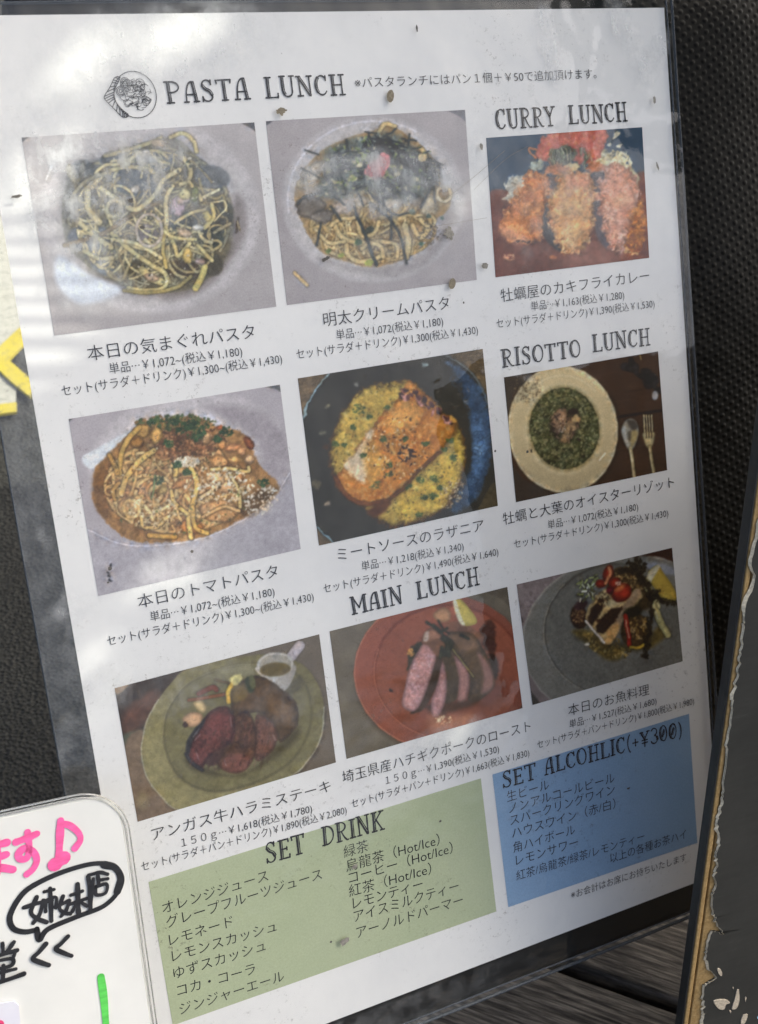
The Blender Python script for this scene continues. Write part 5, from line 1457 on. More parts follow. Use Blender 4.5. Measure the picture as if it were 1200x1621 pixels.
def blob(cx, cy, rx, ry, rot=0.0, soft=1.0):
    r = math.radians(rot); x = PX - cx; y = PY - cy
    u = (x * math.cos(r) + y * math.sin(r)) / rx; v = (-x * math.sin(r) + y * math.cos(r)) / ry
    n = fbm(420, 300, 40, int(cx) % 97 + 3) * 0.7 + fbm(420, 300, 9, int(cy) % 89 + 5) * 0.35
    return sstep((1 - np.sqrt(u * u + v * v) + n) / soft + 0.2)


dust = np.full(FX.shape, 0.010)  # dusty film, with sky reflections and glare painted in as pale patches
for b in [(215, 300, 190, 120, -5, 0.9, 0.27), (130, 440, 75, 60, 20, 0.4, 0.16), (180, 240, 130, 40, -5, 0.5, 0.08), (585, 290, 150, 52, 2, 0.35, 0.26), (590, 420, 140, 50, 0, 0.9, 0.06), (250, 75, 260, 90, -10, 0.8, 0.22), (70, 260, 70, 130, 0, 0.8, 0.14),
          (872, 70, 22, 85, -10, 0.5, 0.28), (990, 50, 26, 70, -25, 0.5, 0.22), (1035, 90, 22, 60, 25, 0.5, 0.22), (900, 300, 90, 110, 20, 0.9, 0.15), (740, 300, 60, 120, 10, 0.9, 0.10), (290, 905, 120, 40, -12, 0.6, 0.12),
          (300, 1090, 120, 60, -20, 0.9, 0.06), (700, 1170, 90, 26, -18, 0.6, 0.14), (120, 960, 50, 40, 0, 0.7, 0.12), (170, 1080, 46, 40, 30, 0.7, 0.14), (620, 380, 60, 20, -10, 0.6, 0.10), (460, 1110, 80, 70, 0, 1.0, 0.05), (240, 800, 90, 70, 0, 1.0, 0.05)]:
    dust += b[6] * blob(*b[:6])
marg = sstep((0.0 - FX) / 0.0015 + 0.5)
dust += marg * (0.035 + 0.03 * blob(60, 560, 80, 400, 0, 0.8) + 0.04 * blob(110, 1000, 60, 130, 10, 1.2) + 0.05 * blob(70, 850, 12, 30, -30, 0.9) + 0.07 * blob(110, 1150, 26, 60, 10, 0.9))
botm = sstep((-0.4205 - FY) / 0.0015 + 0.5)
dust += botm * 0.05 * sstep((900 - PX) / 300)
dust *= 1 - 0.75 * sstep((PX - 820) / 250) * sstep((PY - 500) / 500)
FZ2 = np.stack([FX, FY, FZ], -1)
link(bpy.data.objects.new('front_film', grid_mesh('front_film', FZ2, M_FILM, dust, 'dust')), sleeve)  # dust also carries the painted sky reflections and glare
bx = np.stack([FX[::20, ::20], FY[::20, ::20], np.full(FX[::20, ::20].shape, -0.0007)], -1)
link(bpy.data.objects.new('back_film', grid_mesh('back_film', bx, M_BACKFILM)), sleeve)


def rounded_bar(name, a, b, w, h, m, parent, zc, n=40, wob=0.0):
    """welded rim: a flattened bar from a to b in the page plane"""
    a, b = np.array(a, float), np.array(b, float)
    t = np.linspace(0, 1, n)
    p = a + (b - a) * t[:, None]
    d = (b - a) / np.linalg.norm(b - a); nn = np.array([-d[1], d[0]])
    wobv = np.interp(t, np.linspace(0, 1, 12), np.random.default_rng(int(abs(a[0] + b[1]) * 1e4) + 1).normal(0, wob, 12))
    p = p + nn * wobv[:, None]
    ang = np.linspace(0, 2 * np.pi, 11)[:-1]
    vs, fs = [], []
    for q in p:
        for g in ang:
            vs.append((q[0] + nn[0] * math.cos(g) * w / 2, q[1] + nn[1] * math.cos(g) * w / 2, zc + math.sin(g) * h / 2))
    k = len(ang)
    for i in range(n - 1):
        for j in range(k):
            fs.append((i * k + j, i * k + (j + 1) % k, (i + 1) * k + (j + 1) % k, (i + 1) * k + j))
    fs += [tuple(range(k))[::-1], tuple(range((n - 1) * k, n * k))]
    return mesh_obj(name, vs, fs, m, parent, True)


for a, b, w in (((X1, Y0), (X1, Y1), 0.0011), ((X0, Y1), (X1, Y1), 0.0016), ((X0, Y0), (X1, Y0), 0.0010), ((X0, Y0), (X0, Y1), 0.0007)):
    rounded_bar('welded_edge', a, b, w, 0.0016, M_RIM, sleeve, 0.0005, 60, 0.00012)
rounded_bar('weld_line', (X1 - 0.0036, Y0), (X1 - 0.0034, Y1), 0.0007, 0.0008, M_RIM, sleeve, 0.0011, 50, 0.0001)
rounded_bar('weld_line', (X0, Y1 + 0.0036), (X1, Y1 + 0.0034), 0.0007, 0.0008, M_RIM, sleeve, 0.0011, 50, 0.0001)


def fleck(name, cx, cy, rx, ry, rot, m, jag=0.2, n=22, z=0.0020):
    c = page((cx, cy), 0.002)
    k = 0.00026
    vs = [(c[0], c[1], z)]
    r = math.radians(rot)
    for i in range(n):
        a = 2 * math.pi * i / n; g = 1 + random.uniform(-jag, jag) * 0.55
        x, y = rx * k * g * math.cos(a), ry * k * g * math.sin(a)
        vs.append((c[0] + x * math.cos(r) - y * math.sin(r), c[1] + x * math.sin(r) + y * math.cos(r), z))
    return mesh_obj(name, vs, [(0, 1 + i, 1 + (i + 1) % n) for i in range(n)], m, sleeve)


for a in [(618, 152, 6, 9.5, -15, M_STAIN, .12), (716, 449, 6, 9, -25, M_STAIN, .1), (446, 176, 7, 5, 0, M_STAIN, .7), (712, 369, 8, 9, 30, M_GREY_STAIN, .7), (1041, 263, 2, 8, 15, M_GREY_STAIN, .3), (207, 317, 4, 3, 0, M_SPECK, .8),
          (225, 360, 4, 3, 0, M_SPECK, .6), (768, 421, 6, 5, 0, M_GREY_STAIN, .3), (660, 45, 1.5, 6, 0, M_SPECK, .4), (378, 357, 2, 9, 8, M_STAIN, .4), (516, 410, 6, 3, 20, M_SPECK, .7), (762, 232, 3, 5, 0, M_GREY_STAIN, .4),
          (174, 900, 3, 3, 0, M_SPECK, .3), (304, 873, 2.4, 2.4, 0, M_SPECK, .2), (171, 922, 1.8, 1.5, 0, M_SPECK, .2), (545, 1490, 9, 5, 25, M_GREY_STAIN, .7), (562, 1372, 5, 4, 0, M_GREY_STAIN, .6), (697, 1300, 2.5, 2, 0, M_SPECK, .3), (524, 1491, 2, 2, 0, M_SPECK, .3),
          (995, 1248, 3, 2, 0, M_SPECK, .4), (835, 715, 2.5, 2.5, 0, M_SPECK, .3), (784, 714, 2, 2, 0, M_SPECK, .3), (25, 311, 7, 2, 10, M_SPECK, .6), (734, 479, 1.6, 1.8, 0, M_SPECK, .2), (1036, 158, 3, 6, 0, M_GREY_STAIN, .4)]:
    fleck('dirt_fleck', *a)
vs, fs = [], []
for k in range(150):
    x, y = random.uniform(X0, X1), random.uniform(Y1 + 0.02, Y0)
    if random.random() < 0.45 + y * 0.9:
        pass
    elif random.random() < 0.5:
        continue
    r = random.choice([0.0001, 0.00012, 0.00016, 0.00022]) * random.uniform(.7, 1.3)
    b = len(vs); n = 6; a0 = random.random() * 6; el = random.uniform(.3, 1)
    for i in range(n):
        a = 2 * math.pi * i / n; g = random.uniform(.6, 1.2)
        vs.append((x + r * g * math.cos(a) * math.cos(a0) - r * el * g * math.sin(a) * math.sin(a0), y + r * g * math.cos(a) * math.sin(a0) + r * el * g * math.sin(a) * math.cos(a0), 0.0024))
    fs.append(tuple(range(b, b + n)))
o = mesh_obj('dirt_specks', vs, fs, M_SPECK, sleeve); o['kind'] = 'stuff'
vs, fs = [], []
for p, w in [([(798, 239), (740, 288), (677, 336)], 0.00013), ([(770, 345), (690, 358)], 0.0001), ([(835, 232), (800, 252), (750, 300)], 0.0001)]:
    ribbon(np.array([page(q, .002)[:2] for q in cat(p, 6)]), w, 0.0024, vs, fs)
mesh_obj('scratch', vs, fs, M_STAIN, sleeve)

# ------------------------------------------------------------------ white message card in a clear case
CZ = 0.020
card = empty('message_card', PAGE)
tag(card, 'white rounded card with pink and black handwriting in front of the menu corner', 'card')
M_CARD = mat('white_card', (0.78, 0.79, 0.76), 0.35, 0.4)
_v = coords(M_CARD)
L(M_CARD, ramp(M_CARD, noise(M_CARD, _v, 40, 6), [(0.3, (0.73, 0.735, 0.70)), (0.7, (0.80, 0.80, 0.76))]), bsdf(M_CARD).inputs['Base Color'])
bump(M_CARD, noise(M_CARD, _v, 90, 3), 0.08, 0.001)


def pc2(x, y, z=CZ):
    """crop coordinate (lower left crop) -> card plane"""
    return page((x / 2.857, 1201 + y / 2.857), z)[:2]


def rounded_plate(name, corners, rad, z0, z1, m, parent):
    tl, tr, br, bl = [np.array(c) for c in corners]
    loop = []
    pts = [tl, tr, br, bl]
    for i in range(4):
        p = pts[i]; a = pts[i - 1]; b = pts[(i + 1) % 4]
        da = (a - p) / np.linalg.norm(a - p); db = (b - p) / np.linalg.norm(b - p)
        for t in np.linspace(0, 1, 9):
            q0, q1, q2 = p + da * rad, p, p + db * rad
            loop.append((1 - t) ** 2 * q0 + 2 * t * (1 - t) * q1 + t * t * q2)
    n = len(loop); c = np.mean(loop, 0)
    vs, fs = [], []
    prof = [(0, z0), (0, z1 - 0.0006), (0.0006, z1)]
    for ins, z in prof:
        for q in loop:
            d = (c - q) / np.linalg.norm(c - q)
            vs.append((*(q + d * ins), z))
    for k in range(len(prof) - 1):
        for i in range(n):
            j = (i + 1) % n
            fs.append((k * n + j, k * n + i, (k + 1) * n + i, (k + 1) * n + j))
    fs.append(tuple(range(2 * n, 3 * n))[::-1])
    fs.append(tuple(range(n)))
    return mesh_obj(name, vs, fs, m, parent)


tr_, tl_ = pc2(535, 150), pc2(-700, 420)
br_ = pc2(535 + (690 - 560) * 1.9, 150 + (1230 - 330) * 1.35)
br_ = tr_ + (pc2(680, 1190) - pc2(548, 260)) * 2.0
bl_ = tl_ + (br_ - tr_)
board = rounded_plate('board', (tl_, tr_, br_, bl_), 0.014, CZ - 0.0022, CZ, M_CARD, card)
# clear case round it
loop = []
e1 = (tr_ - tl_) / np.linalg.norm(tr_ - tl_); e2 = (br_ - tr_) / np.linalg.norm(br_ - tr_)
cc = tr_ - e1 * 0.016 + e2 * 0.016
R0 = 0.016
path = [tl_ - e2 * 0.0 + e1 * 0.0]
path = [tl_ + e1 * t for t in np.linspace(0, np.linalg.norm(tr_ - tl_) - R0, 20)]
n1 = -e2; n2 = e1
for t in np.linspace(0, math.pi / 2, 12):
    path.append(cc + n1 * R0 * math.cos(t) + n2 * R0 * math.sin(t))
path += [cc + n2 * R0 + e2 * t for t in np.linspace(0.002, np.linalg.norm(br_ - tr_) - 0.02, 40)]
path = np.array(path)
ang = np.linspace(0, 2 * np.pi, 9)[:-1]
d = np.gradient(path, axis=0); d /= np.linalg.norm(d, axis=1)[:, None]; nn = np.stack([-d[:, 1], d[:, 0]], 1)
M_CASE = rim_material('clear_case_edge', (0.75, 0.75, 0.72))
for off, w in ((0.0008, 0.0008), (0.0022, 0.0006)):
    vs, fs = [], []
    for q, m_ in zip(path, nn):
        for g in ang:
            vs.append((q[0] + m_[0] * (off + math.cos(g) * w / 2), q[1] + m_[1] * (off + math.cos(g) * w / 2), CZ - 0.0004 + math.sin(g) * 0.0008))
    k = len(ang)
    for i in range(len(path) - 1):
        for j in range(k):
            fs.append((i * k + j, i * k + (j + 1) % k, (i + 1) * k + (j + 1) % k, (i + 1) * k + j))
    mesh_obj('case_edge', vs, fs, M_CASE, card, True)


def marker(name, col):
    m = mat(name, col, 0.35, 0.5)
    d = tuple(min(1, c * 1.5 + .015) for c in col)
    L(m, ramp(m, noise(m, coords(m, (1, 5, 1), (0, 0, 0.7)), 110, 5, 0.65), [(0.32, col), (0.70, d)]), bsdf(m).inputs['Base Color'])
    return m


M_PINK = marker('pink_marker', (0.80, 0.10, 0.30))
M_BLACK = marker('black_marker', (0.012, 0.012, 0.014))
M_LIME = marker('green_marker', (0.10, 0.50, 0.08))


def pen(name, strokes, m, z=0.0003):
    vs, fs = [], []
    for i, (pts, w) in enumerate(strokes):
        p = np.array([pc2(*q) for q in cat(pts, 8)])
        ribbon(p, w / 2.857 * 0.000265, CZ + z + i * 0.00002, vs, fs, wfun=lambda t: 1 + 0.10 * np.sin(t * 8 + i))
    return mesh_obj(name, vs, fs, m, card)


pen('pink_writing', [([(-90, 420), (-20, 392), (30, 378)], 30), ([(-90, 478), (-20, 450), (28, 432)], 28), ([(-22, 360), (-14, 450), (-20, 530), (-70, 540), (-60, 500), (0, 492), (58, 500)], 32),
                     ([(72, 376), (120, 358), (166, 338)], 30), ([(124, 330), (132, 400), (122, 446), (92, 452), (84, 428), (112, 404), (150, 420), (166, 456), (150, 496), (120, 522)], 28),
                     ([(274, 278), (270, 360), (266, 440)], 30), ([(274, 290), (318, 302), (356, 336), (362, 368), (338, 404)], 26), ([(246, 478), (268, 462), (288, 446)], 52)], M_PINK)
bub = [(168, 772), (110, 782), (58, 764), (46, 706), (100, 612), (180, 556), (300, 505), (420, 474), (500, 480), (546, 528), (540, 590), (470, 664), (340, 716), (216, 770), (178, 818), (166, 770)]
pen('bubble_outline', [(bub, 21), ([(470, 478), (520, 492), (546, 540), (530, 600)], 30)], M_BLACK)
pen('black_writing', [([(108, 672), (170, 652), (232, 640)], 18), ([(165, 625), (140, 690), (165, 720), (210, 738)], 18), ([(196, 640), (180, 700), (150, 742)], 17), ([(200, 600), (244, 590)], 15), ([(226, 585), (230, 660), (232, 732)], 18), ([(205, 640), (206, 690)], 14), ([(205, 640), (252, 625), (252, 672)], 14),
                      ([(250, 668), (290, 650), (312, 640)], 17), ([(284, 620), (268, 672), (290, 694), (318, 700)], 16), ([(312, 640), (300, 680), (276, 710)], 16), ([(320, 615), (372, 596)], 16), ([(315, 656), (390, 630)], 16), ([(350, 565), (352, 640), (354, 692)], 20), ([(350, 640), (325, 690)], 15), ([(356, 640), (392, 664)], 15),
                      ([(398, 530), (406, 600), (408, 688)], 18), ([(400, 524), (450, 512), (486, 520)], 16), ([(440, 515), (446, 570)], 16), ([(448, 546), (486, 540)], 14), ([(430, 578), (434, 612), (476, 604), (480, 564), (432, 576)], 15), ([(404, 690), (416, 600), (420, 540)], 14),
                      ([(206, 834), (176, 870), (148, 900), (184, 918), (220, 930)], 20), ([(306, 800), (276, 832), (252, 856), (290, 876), (322, 888)], 19),
                      ([(-30, 850), (-20, 880)], 16), ([(62, 825), (30, 870)], 18), ([(10, 830), (14, 880)], 15), ([(-50, 900), (20, 878), (76, 862)], 18), ([(70, 866), (60, 892)], 14), ([(-30, 916), (-26, 946), (50, 930), (52, 900), (-24, 912)], 16), ([(-40, 972), (70, 946)], 16), ([(14, 930), (12, 1000)], 18), ([(-80, 1022), (20, 998), (106, 968)], 20)], M_BLACK)
pen('green_line', [([(456, 985), (470, 1090), (480, 1220), (484, 1320)], 30)], M_LIME)
M_NOTE = mat('lilac_note', (0.70, 0.70, 0.78), 0.6, 0.2)
L(M_NOTE, ramp(M_NOTE, noise(M_NOTE, coords(M_NOTE), 50, 4), [(0.3, (0.66, 0.66, 0.75)), (0.7, (0.74, 0.74, 0.80))]), bsdf(M_NOTE).inputs['Base Color'])
nt_ = [pc2(-200, 1130), pc2(60, 1092), pc2(84, 1110), pc2(110, 1420), pc2(-200, 1470)]
note = mesh_obj('small_note', [(*q, CZ + 0.0010) for q in nt_] + [(*q, CZ + 0.0002) for q in nt_], [(4, 3, 2, 1, 0)] + [(i, (i + 1) % 5, 5 + (i + 1) % 5, 5 + i) for i in range(5)], M_NOTE, card)
pen('red_writing', [([(-30, 1196), (0, 1184), (8, 1200), (-4, 1230)], 18)], marker('red_marker', (0.5, 0.03, 0.12)), 0.0014)

# ------------------------------------------------------------------ chipped dark signboard at the right
F0, F1 = (1083, 1621), (1190, 840)
r0, r1 = M3 @ ray(F0), M3 @ ray(F1)
Npl = np.cross(r0, r1)
tau = math.atan2(-Npl[2], Npl[1])
if math.cos(tau) < 0:
    tau += math.pi
base_pt = M3 @ page(F0, 0.050) + ORG
up = np.array([0, math.sin(tau), math.cos(tau)])
yaw = math.radians(6)
rt = np.array([math.cos(yaw), -math.sin(yaw) * 1.0, 0.0]); rt -= up * np.dot(rt, up); rt /= np.linalg.norm(rt)
nrm = np.cross(rt, up)
SIGN = Matrix([[rt[0], up[0], nrm[0], base_pt[0]], [rt[1], up[1], nrm[1], base_pt[1]], [rt[2], up[2], nrm[2], base_pt[2]], [0, 0, 0, 1]])
S3 = np.stack([rt, up, nrm], 1)
print('SIGN lean deg', math.degrees(tau), base_pt)


def on_sign(px, z=0.0):
    d = S3.T @ (M3 @ ray(px)); o = S3.T @ (CAMW - base_pt)
    s = (z - o[2]) / d[2]
    return (o + s * d)[:2]


sign = empty('signboard', SIGN)
tag(sign, 'dark grey signboard with torn left edge showing brown fibreboard', 'signboard')
M_FACE = mat('dark_laminate', (0.06, 0.062, 0.06), 0.55, 0.3)
_v = coords(M_FACE)
_a = ramp(M_FACE, noise(M_FACE, _v, 14, 6, 0.62), [(0.3, (0.024, 0.0255, 0.0245)), (0.7, (0.045, 0.0455, 0.042))])
_b = ramp(M_FACE, noise(M_FACE, coords(M_FACE, (1, 6, 1), (0, 0, 0.5)), 60, 5, 0.7), [(0.3, (0.85,) * 3), (0.62, (1.0,) * 3), (0.80, (1.5,) * 3)])
L(M_FACE, mix_mul(M_FACE, _a, _b), bsdf(M_FACE).inputs['Base Color'])
bump(M_FACE, noise(M_FACE, _v, 120, 4), 0.15, 0.001)
M_CORE = mat('brown_fibreboard', (0.30, 0.19, 0.07), 0.9, 0.1)
_v = coords(M_CORE)
L(M_CORE, ramp(M_CORE, noise(M_CORE, _v, 420, 5, 0.7), [(0.3, (0.26, 0.165, 0.065)), (0.7, (0.44, 0.305, 0.14))]), bsdf(M_CORE).inputs['Base Color'])
bump(M_CORE, noise(M_CORE, _v, 700, 4), 0.6, 0.0006)
M_TORN = grime('torn_paper', (0.88, 0.78, 0.58))
yb = on_sign((1074, 1700))[1]
ground_y = -(base_pt[2] + 0.001) / up[2]
ytop = on_sign((1205, 620))[1]
TH = 0.0048
bevel_box('core_rim', 0.0, 0.0022, ground_y, ytop, -TH, 0.0, M_CORE, sign, 0.0004)
bevel_box('core_board', 0.0032, 0.42, ground_y, ytop, -TH, 0.0, M_CORE, sign, 0.0004)
bevel_box('core_back', 0.0004, 0.41, ground_y + 0.001, ytop - 0.001, -TH + 0.001, -0.0022, mat('groove_dark', (0.03, 0.025, 0.02), 0.9, 0.1), sign, 0.0004)  # dark layer seen through the groove
bevel_box('edge_band', -0.0009, -0.00005, ground_y, ytop, -TH - 0.0006, -0.0004, M_FACE, sign, 0.0003)
tear = [(x / 2.857 + 780, y / 2.857 + 800) for x, y in [(1225, -60), (1200, 60), (1190, 140), (1162, 240), (1175, 340), (1140, 430), (1130, 500), (1128, 560), (1120, 640), (1108, 700), (1105, 760), (1088, 830), (1075, 900), (1070, 990), (1058, 1050), (1052, 1130)]]
tear += [(x / 4.37 + 1060, y / 4.37 + 1250) for x, y in [(365, 0), (360, 70), (342, 118), (330, 170), (320, 205), (320, 260), (336, 320), (326, 390), (312, 440), (320, 490), (302, 560), (300, 600), (315, 650), (292, 690), (285, 760), (288, 860),
                                                          (310, 878), (300, 902), (335, 945), (366, 992), (318, 972), (284, 968), (268, 1010), (250, 1080), (246, 1130), (240, 1165), (262, 1235), (290, 1258), (316, 1290), (270, 1318), (230, 1342), (222, 1420), (226, 1480), (222, 1540), (228, 1550), (212, 1621), (200, 1760)]]
tp = np.array([on_sign(p) for p in tear])
fine_ = []
for i in range(len(tp) - 1):
    k = 4
    for j in range(k):
        q = tp[i] + (tp[i + 1] - tp[i]) * j / k
        fine_.append(q + (np.random.default_rng(i * 9 + j).normal(0, 0.00040, 2) if j else 0))
fine_.append(tp[-1])
tp = np.array(fine_)
tp[0, 1] = ytop
vs = [(q[0], q[1], 0.0009) for q in tp] + [(0.42, q[1], 0.0009) for q in tp] + [(q[0], q[1], 0.0002) for q in tp]
n = len(tp)
# face skin: fan of quads from the torn line to the far side (sorted by height so that the strips do not cross)
ys_ = np.maximum.accumulate(-tp[:, 1]); ys_ = -ys_
vs = [(q[0], q[1], 0.0009) for q in tp] + [(max(q[0] + 0.012, 0.020), y_, 0.0009) for q, y_ in zip(tp, ys_)] + [(0.42, y_, 0.0009) for y_ in ys_] + [(q[0] - 0.0001, q[1], 0.0001) for q in tp]
fs = []
for i in range(n - 1):
    fs.append((i, i + 1, n + i + 1, n + i))
    fs.append((n + i, n + i + 1, 2 * n + i + 1, 2 * n + i))
    fs.append((3 * n + i, 3 * n + i + 1, i + 1, i))
b = len(vs)
vs += [(tp[-1, 0], ground_y, 0.0009), (0.42, ground_y, 0.0009)]
fs.append((n - 1, b, b + 1, 2 * n + n - 1, n + n - 1))
mesh_obj('face_skin', vs, fs, M_FACE, sign)
# pale torn paper fringe along the break
vs, fs = [], []
d = np.gradient(tp, axis=0); d /= np.maximum(np.linalg.norm(d, axis=1), 1e-9)[:, None]
r3 = np.random.default_rng(4)
wl = np.abs(np.interp(np.arange(n), np.arange(0, n + 3, 3), r3.gamma(0.9, 0.00034, len(np.arange(0, n + 3, 3))))) + 0.00012
for q, w in zip(tp, wl):
    vs.append((q[0] - w, q[1] - w * 0.3, 0.0004)); vs.append((q[0] + 0.00018, q[1], 0.00115))
for i in range(n - 1):
    fs.append((2 * i, 2 * i + 2, 2 * i + 3, 2 * i + 1))
mesh_obj('torn_fringe', vs, fs, M_TORN, sign)
M_CHIP = grime('paint_chip_paper', (0.62, 0.54, 0.42))
for pts in [[(320, 1232), (335, 1226), (352, 1250), (350, 1275), (335, 1268)], [(298, 1450), (370, 1440), (406, 1462), (380, 1474), (368, 1506), (330, 1502)], [(456, 1378), (470, 1382), (472, 1450), (452, 1500), (422, 1502), (440, 1440)],
            [(500, 1550), (530, 1546), (512, 1600), (490, 1615), (484, 1590)], [(404, 1514), (416, 1518), (412, 1534)], [(512, 1430), (520, 1424), (516, 1456)], [(426, 1356), (432, 1354), (432, 1368)]]:
    q = [on_sign((x / 4.37 + 1060, y / 4.37 + 1250)) for x, y in cat(pts, 3, True)]
    c = np.mean(q, 0); k = len(q)
    mesh_obj('paint_chip', [(*c, 0.0012)] + [(*a, 0.0012) for a in q] + [(*(a + (a - c) * 0.06), 0.0009) for a in q],
             [(0, 1 + i, 1 + (i + 1) % k) for i in range(k)] + [(1 + i, 1 + k + i, 1 + k + (i + 1) % k, 1 + (i + 1) % k) for i in range(k)], M_CHIP, sign)
q = on_sign((1060 + 606 / 4.37, 1250 + 1560 / 4.37))
mesh_obj('blue_paint_spot', [(q[0] + 0.0009 * math.cos(a), q[1] + 0.0011 * math.sin(a), 0.0012) for a in np.linspace(0, 6.28, 9)[:-1]], [tuple(range(8))], marker('blue_paint', (0.25, 0.45, 0.62)), sign)

# ------------------------------------------------------------------ added out-of-view leaves that block the sun and shape its dapples
s_pg = M3.T @ SUN
ax = np.cross(s_pg, [0, 0, 1.0]); ax /= np.linalg.norm(ax); ay = np.cross(s_pg, ax)


def shadow_uv(P):
    return np.array([np.dot(P, ax), np.dot(P, ay)])



bars = [(0, 92, 360, 372), (12, 96, 393, 404), (22, 102, 424, 436), (24, 108, 455, 467), (36, 112, 484, 497), (46, 122, 517, 530), (64, 142, 556, 574)]


def in_view(P):
    P = np.asarray(P)
    q = to_px(P); z = ((P - CAM_P) @ CAM_R.T)[:, 2]
    return int(((z < 0) & (q[:, 0] > -30) & (q[:, 0] < 1230) & (q[:, 1] > -30) & (q[:, 1] < 1650)).sum())


M_BLOCKER_LEAF = mat('blocker_leaf', (0.06, 0.11, 0.03), 0.5, 0.3)
L(M_BLOCKER_LEAF, ramp(M_BLOCKER_LEAF, noise(M_BLOCKER_LEAF, coords(M_BLOCKER_LEAF), 60, 3), [(0.3, (0.035, 0.075, 0.02)), (0.7, (0.09, 0.14, 0.045))]), bsdf(M_BLOCKER_LEAF).inputs['Base Color'])
M_BLOCKER_STEM = mat('blocker_stem', (0.12, 0.08, 0.05), 0.8, 0.2)
sun_blocker = empty('added_leaf_shade', Matrix.Translation((1.25, 0.10, ROAD_Z)))
tag(sun_blocker, 'added unseen small leaves right of the menu, placed to block its sun', 'sun_blocker')
elli = []
for cx, cy, rx, ry in [(262, 893, 36, 11), (318, 905, 20, 18), (300, 868, 16, 14), (150, 1012, 12, 30), (165, 1080, 24, 13), (60, 250, 20, 34), (60, 312, 26, 9), (735, 1172, 42, 9), (690, 1196, 20, 7),
                       (132, 1268, 30, 9), (200, 1310, 10, 18), (72, 840, 7, 12), (95, 925, 10, 22), (108, 1130, 12, 34), (1000, 1510, 60, 14), (420, 868, 34, 8), (640, 1175, 22, 8), (560, 110, 26, 7), (150, 95, 46, 14), (285, 58, 50, 16), (90, 150, 20, 22), (210, 455, 40, 14), (700, 330, 26, 16), (610, 250, 34, 8), (330, 460, 30, 10)]:
    rx, ry = rx * 1.35, ry * 1.6
    P = shadow_uv(page((cx, cy))); A = shadow_uv(page((cx + rx, cy - 0.2 * rx))) - P; B = shadow_uv(page((cx + 0.15 * ry, cy + ry))) - P
    elli.append((P, np.linalg.inv(np.stack([A, B], 1))))
qb = [shadow_uv(page(p)) for p in [(-30, 350), (140, 350), (140, 585), (-30, 585)]]
P = np.mean(qb, 0)
A = (qb[1] + qb[2]) / 2 - P; B = (qb[2] + qb[3]) / 2 - P
elli.append((P, np.linalg.inv(np.stack([A, B], 1))))
rl = np.random.default_rng(21)
vs, fs = [], []
nrm_g = M3.T @ np.array([0, 0, 1.0])          # ground normal in the page frame
org_g = M3.T @ (np.array([0, 0, ROAD_Z]) - ORG)


def shade(lo, hi, n_pl, o_pl, keep, dist_f, sp=0.0062, big=1.0):
    """small leaves, seen from the sun close together, that shade a patch of a plane; they leave the gaps open"""
    for uu in np.arange(lo[0], hi[0], sp):
        for vv in np.arange(lo[1], hi[1], sp):
            for lay in range(2):
                uv = np.array([uu, vv]) + rl.uniform(-.5, .5, 2) * sp
                Pp = uv[0] * ax + uv[1] * ay
                Pp = Pp + s_pg * (np.dot(o_pl - Pp, n_pl) / np.dot(s_pg, n_pl))
                if not keep(Pp):
                    continue
                a = rl.uniform(0, 6.283); l, w = rl.uniform(.009, .013) * big, rl.uniform(.0055, .008) * big
                ring = [(l * math.cos(g) * math.cos(a) - w * math.sin(g) * math.sin(a), l * math.cos(g) * math.sin(a) + w * math.sin(g) * math.cos(a)) for g in np.linspace(0, 6.283, 7)[:-1]]
                pts = np.array([uv] + [uv + r_ for r_ in ring])
                if any((np.hypot(*((pts - c0) @ Mi.T).T) < 1).any() for c0, Mi in elli):
                    continue
                cen = Pp + s_pg * (dist_f(Pp) + rl.uniform(-.04, .04))
                if in_view([cen]):
                    continue
                b = len(vs)
                vs.append(cen + s_pg * 0.0015)
                for r_ in ring:
                    vs.append(cen + r_[0] * ax + r_[1] * ay + s_pg * rl.uniform(-.002, .002))
                for i in range(6):
                    fs.append((b, b + 1 + i, b + 1 + (i + 1) % 6))


def uv_box(P):
    q = np.array([shadow_uv(np.array(p)) for p in P])
    return q.min(0) - 0.01, q.max(0) + 0.01


shade(*uv_box([(-0.14, 0.13, 0), (0.50, 0.13, 0), (0.54, -0.60, 0), (-0.14, -0.60, 0)]), np.array([0, 0, 1.0]), np.zeros(3),
      lambda P: -0.14 < P[0] < 0.54 and -0.62 < P[1] < 0.14, lambda P: 1.10)
gp = [M3.T @ (np.array(q) - ORG) for q in [(-0.10, -0.10, ROAD_Z), (0.32, -0.10, ROAD_Z), (0.32, 1.25, ROAD_Z), (-0.10, 1.25, ROAD_Z)]]


def on_road(P):
    w = M3 @ P + ORG
    return -0.10 < w[0] < 0.10 + 0.16 * max(w[1], 0) and -0.05 < w[1] < 0.42


shade(*uv_box(gp), nrm_g, org_g, on_road, lambda P: 1.20, 0.0105, 1.7)
dk = [M3.T @ (np.array(q) - ORG) for q in [(0.10, -0.30, 0), (0.55, -0.30, 0), (0.55, 0.02, 0), (0.10, 0.02, 0)]]
shade(*uv_box(dk), nrm_g, M3.T @ (np.array([0, 0, 0.0]) - ORG), lambda P: 0.10 < (M3 @ P)[0] < 0.55 and -0.30 < (M3 @ P)[1] < 0.02, lambda P: 1.40, 0.0105, 1.7)
sh_inv = sun_blocker.matrix_world.inverted() @ PAGE
Mh = np.array(sh_inv)


def to_blocker(P):
    return np.asarray(P) @ Mh[:3, :3].T + Mh[:3, 3]


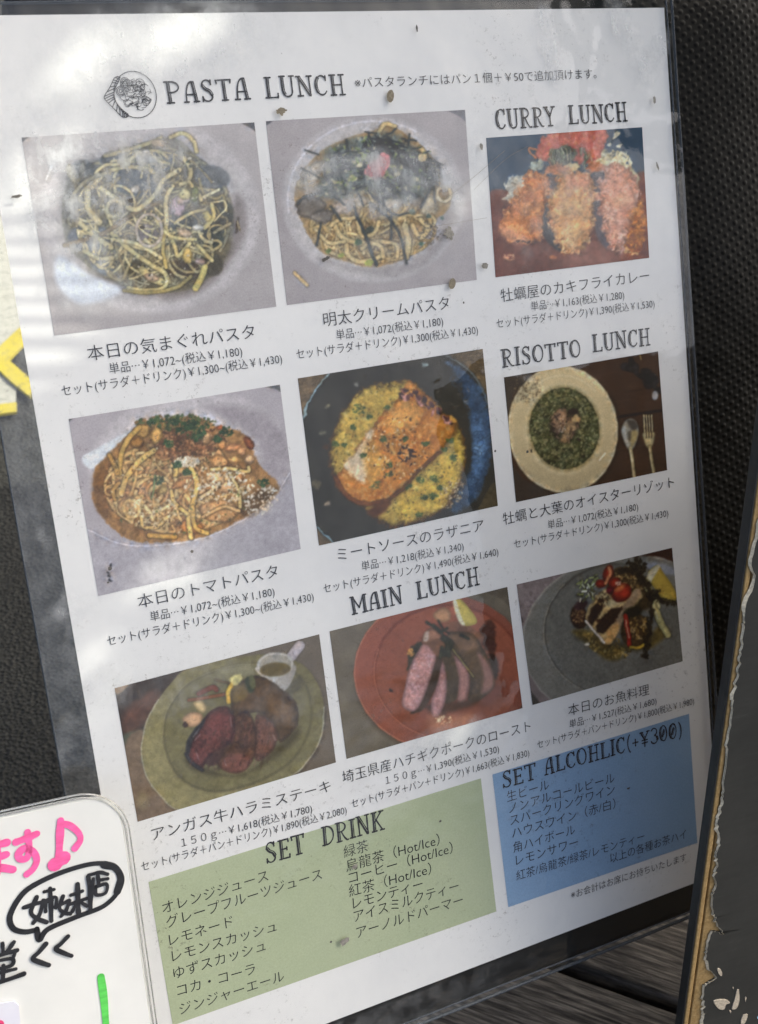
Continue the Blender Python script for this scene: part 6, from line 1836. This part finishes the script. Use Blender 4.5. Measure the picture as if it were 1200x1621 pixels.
print('leaf verts in view', in_view(vs), 'of', len(vs))
arr = to_blocker(vs)
fo = mesh_obj('blocker_foliage', arr, fs, M_BLOCKER_LEAF, sun_blocker); fo['kind'] = 'stuff'
# added blades out of view: sunlight falls between them in bars
D_BL = 0.34
prev = 338
tot = 0
for x0, x1, ya, yb_ in bars + [(60, 150, 600, 601)]:
    pts = []
    for t in np.linspace(0, 1, 12):
        x = -70 + 330 * t
        hw = (ya - prev) / 2 * min(1, 6 * t + 0.1, 6 * (1 - t) + 0.05) * 0.98
        pts.append((x, (ya + prev) / 2 - hw, (ya + prev) / 2 + hw))
    bv = [page((x, y)) + s_pg * D_BL for x, a_, b_ in pts for y in (a_, (a_ + b_) / 2, b_)]
    for k in range(len(pts)):
        bv[3 * k + 1] = bv[3 * k + 1] - s_pg * 0.0012
    tot += in_view(bv)
    bf = []
    for k in range(len(pts) - 1):
        bf += [(3 * k, 3 * k + 1, 3 * k + 4, 3 * k + 3), (3 * k + 1, 3 * k + 2, 3 * k + 5, 3 * k + 4)]
    mesh_obj('blocker_blade', to_blocker(bv), bf, M_BLOCKER_LEAF, sun_blocker)
    prev = yb_
print('blade verts in view', tot)
inv_h = np.linalg.inv(Mh)
made = 0
for k in range(60):
    tgt = arr[rl.integers(len(arr))]
    b0 = np.array([rl.uniform(-.03, .03), rl.uniform(-.03, .03), 0.0])
    mid = b0 * 0.6 + tgt * 0.4 + np.array([.10, -.05, 0.35])
    pth = cat([b0, mid, tgt], 6)
    pgp = pth @ inv_h[:3, :3].T + inv_h[:3, 3]
    if in_view(pgp):
        continue
    n = 8; vsx, fsx = [], []
    for i, q in enumerate(pth):
        r = 0.008 * (1 - i / len(pth)) + 0.0015
        for g in np.linspace(0, 6.283, n + 1)[:-1]:
            vsx.append((q[0] + r * math.cos(g), q[1] + r * math.sin(g), q[2]))
    for i in range(len(pth) - 1):
        for j in range(n):
            fsx.append((i * n + j, i * n + (j + 1) % n, (i + 1) * n + (j + 1) % n, (i + 1) * n + j))
    mesh_obj('stem', vsx, fsx, M_BLOCKER_STEM, sun_blocker, True)
    made += 1
    if made == 8:
        break
print('stems', made)
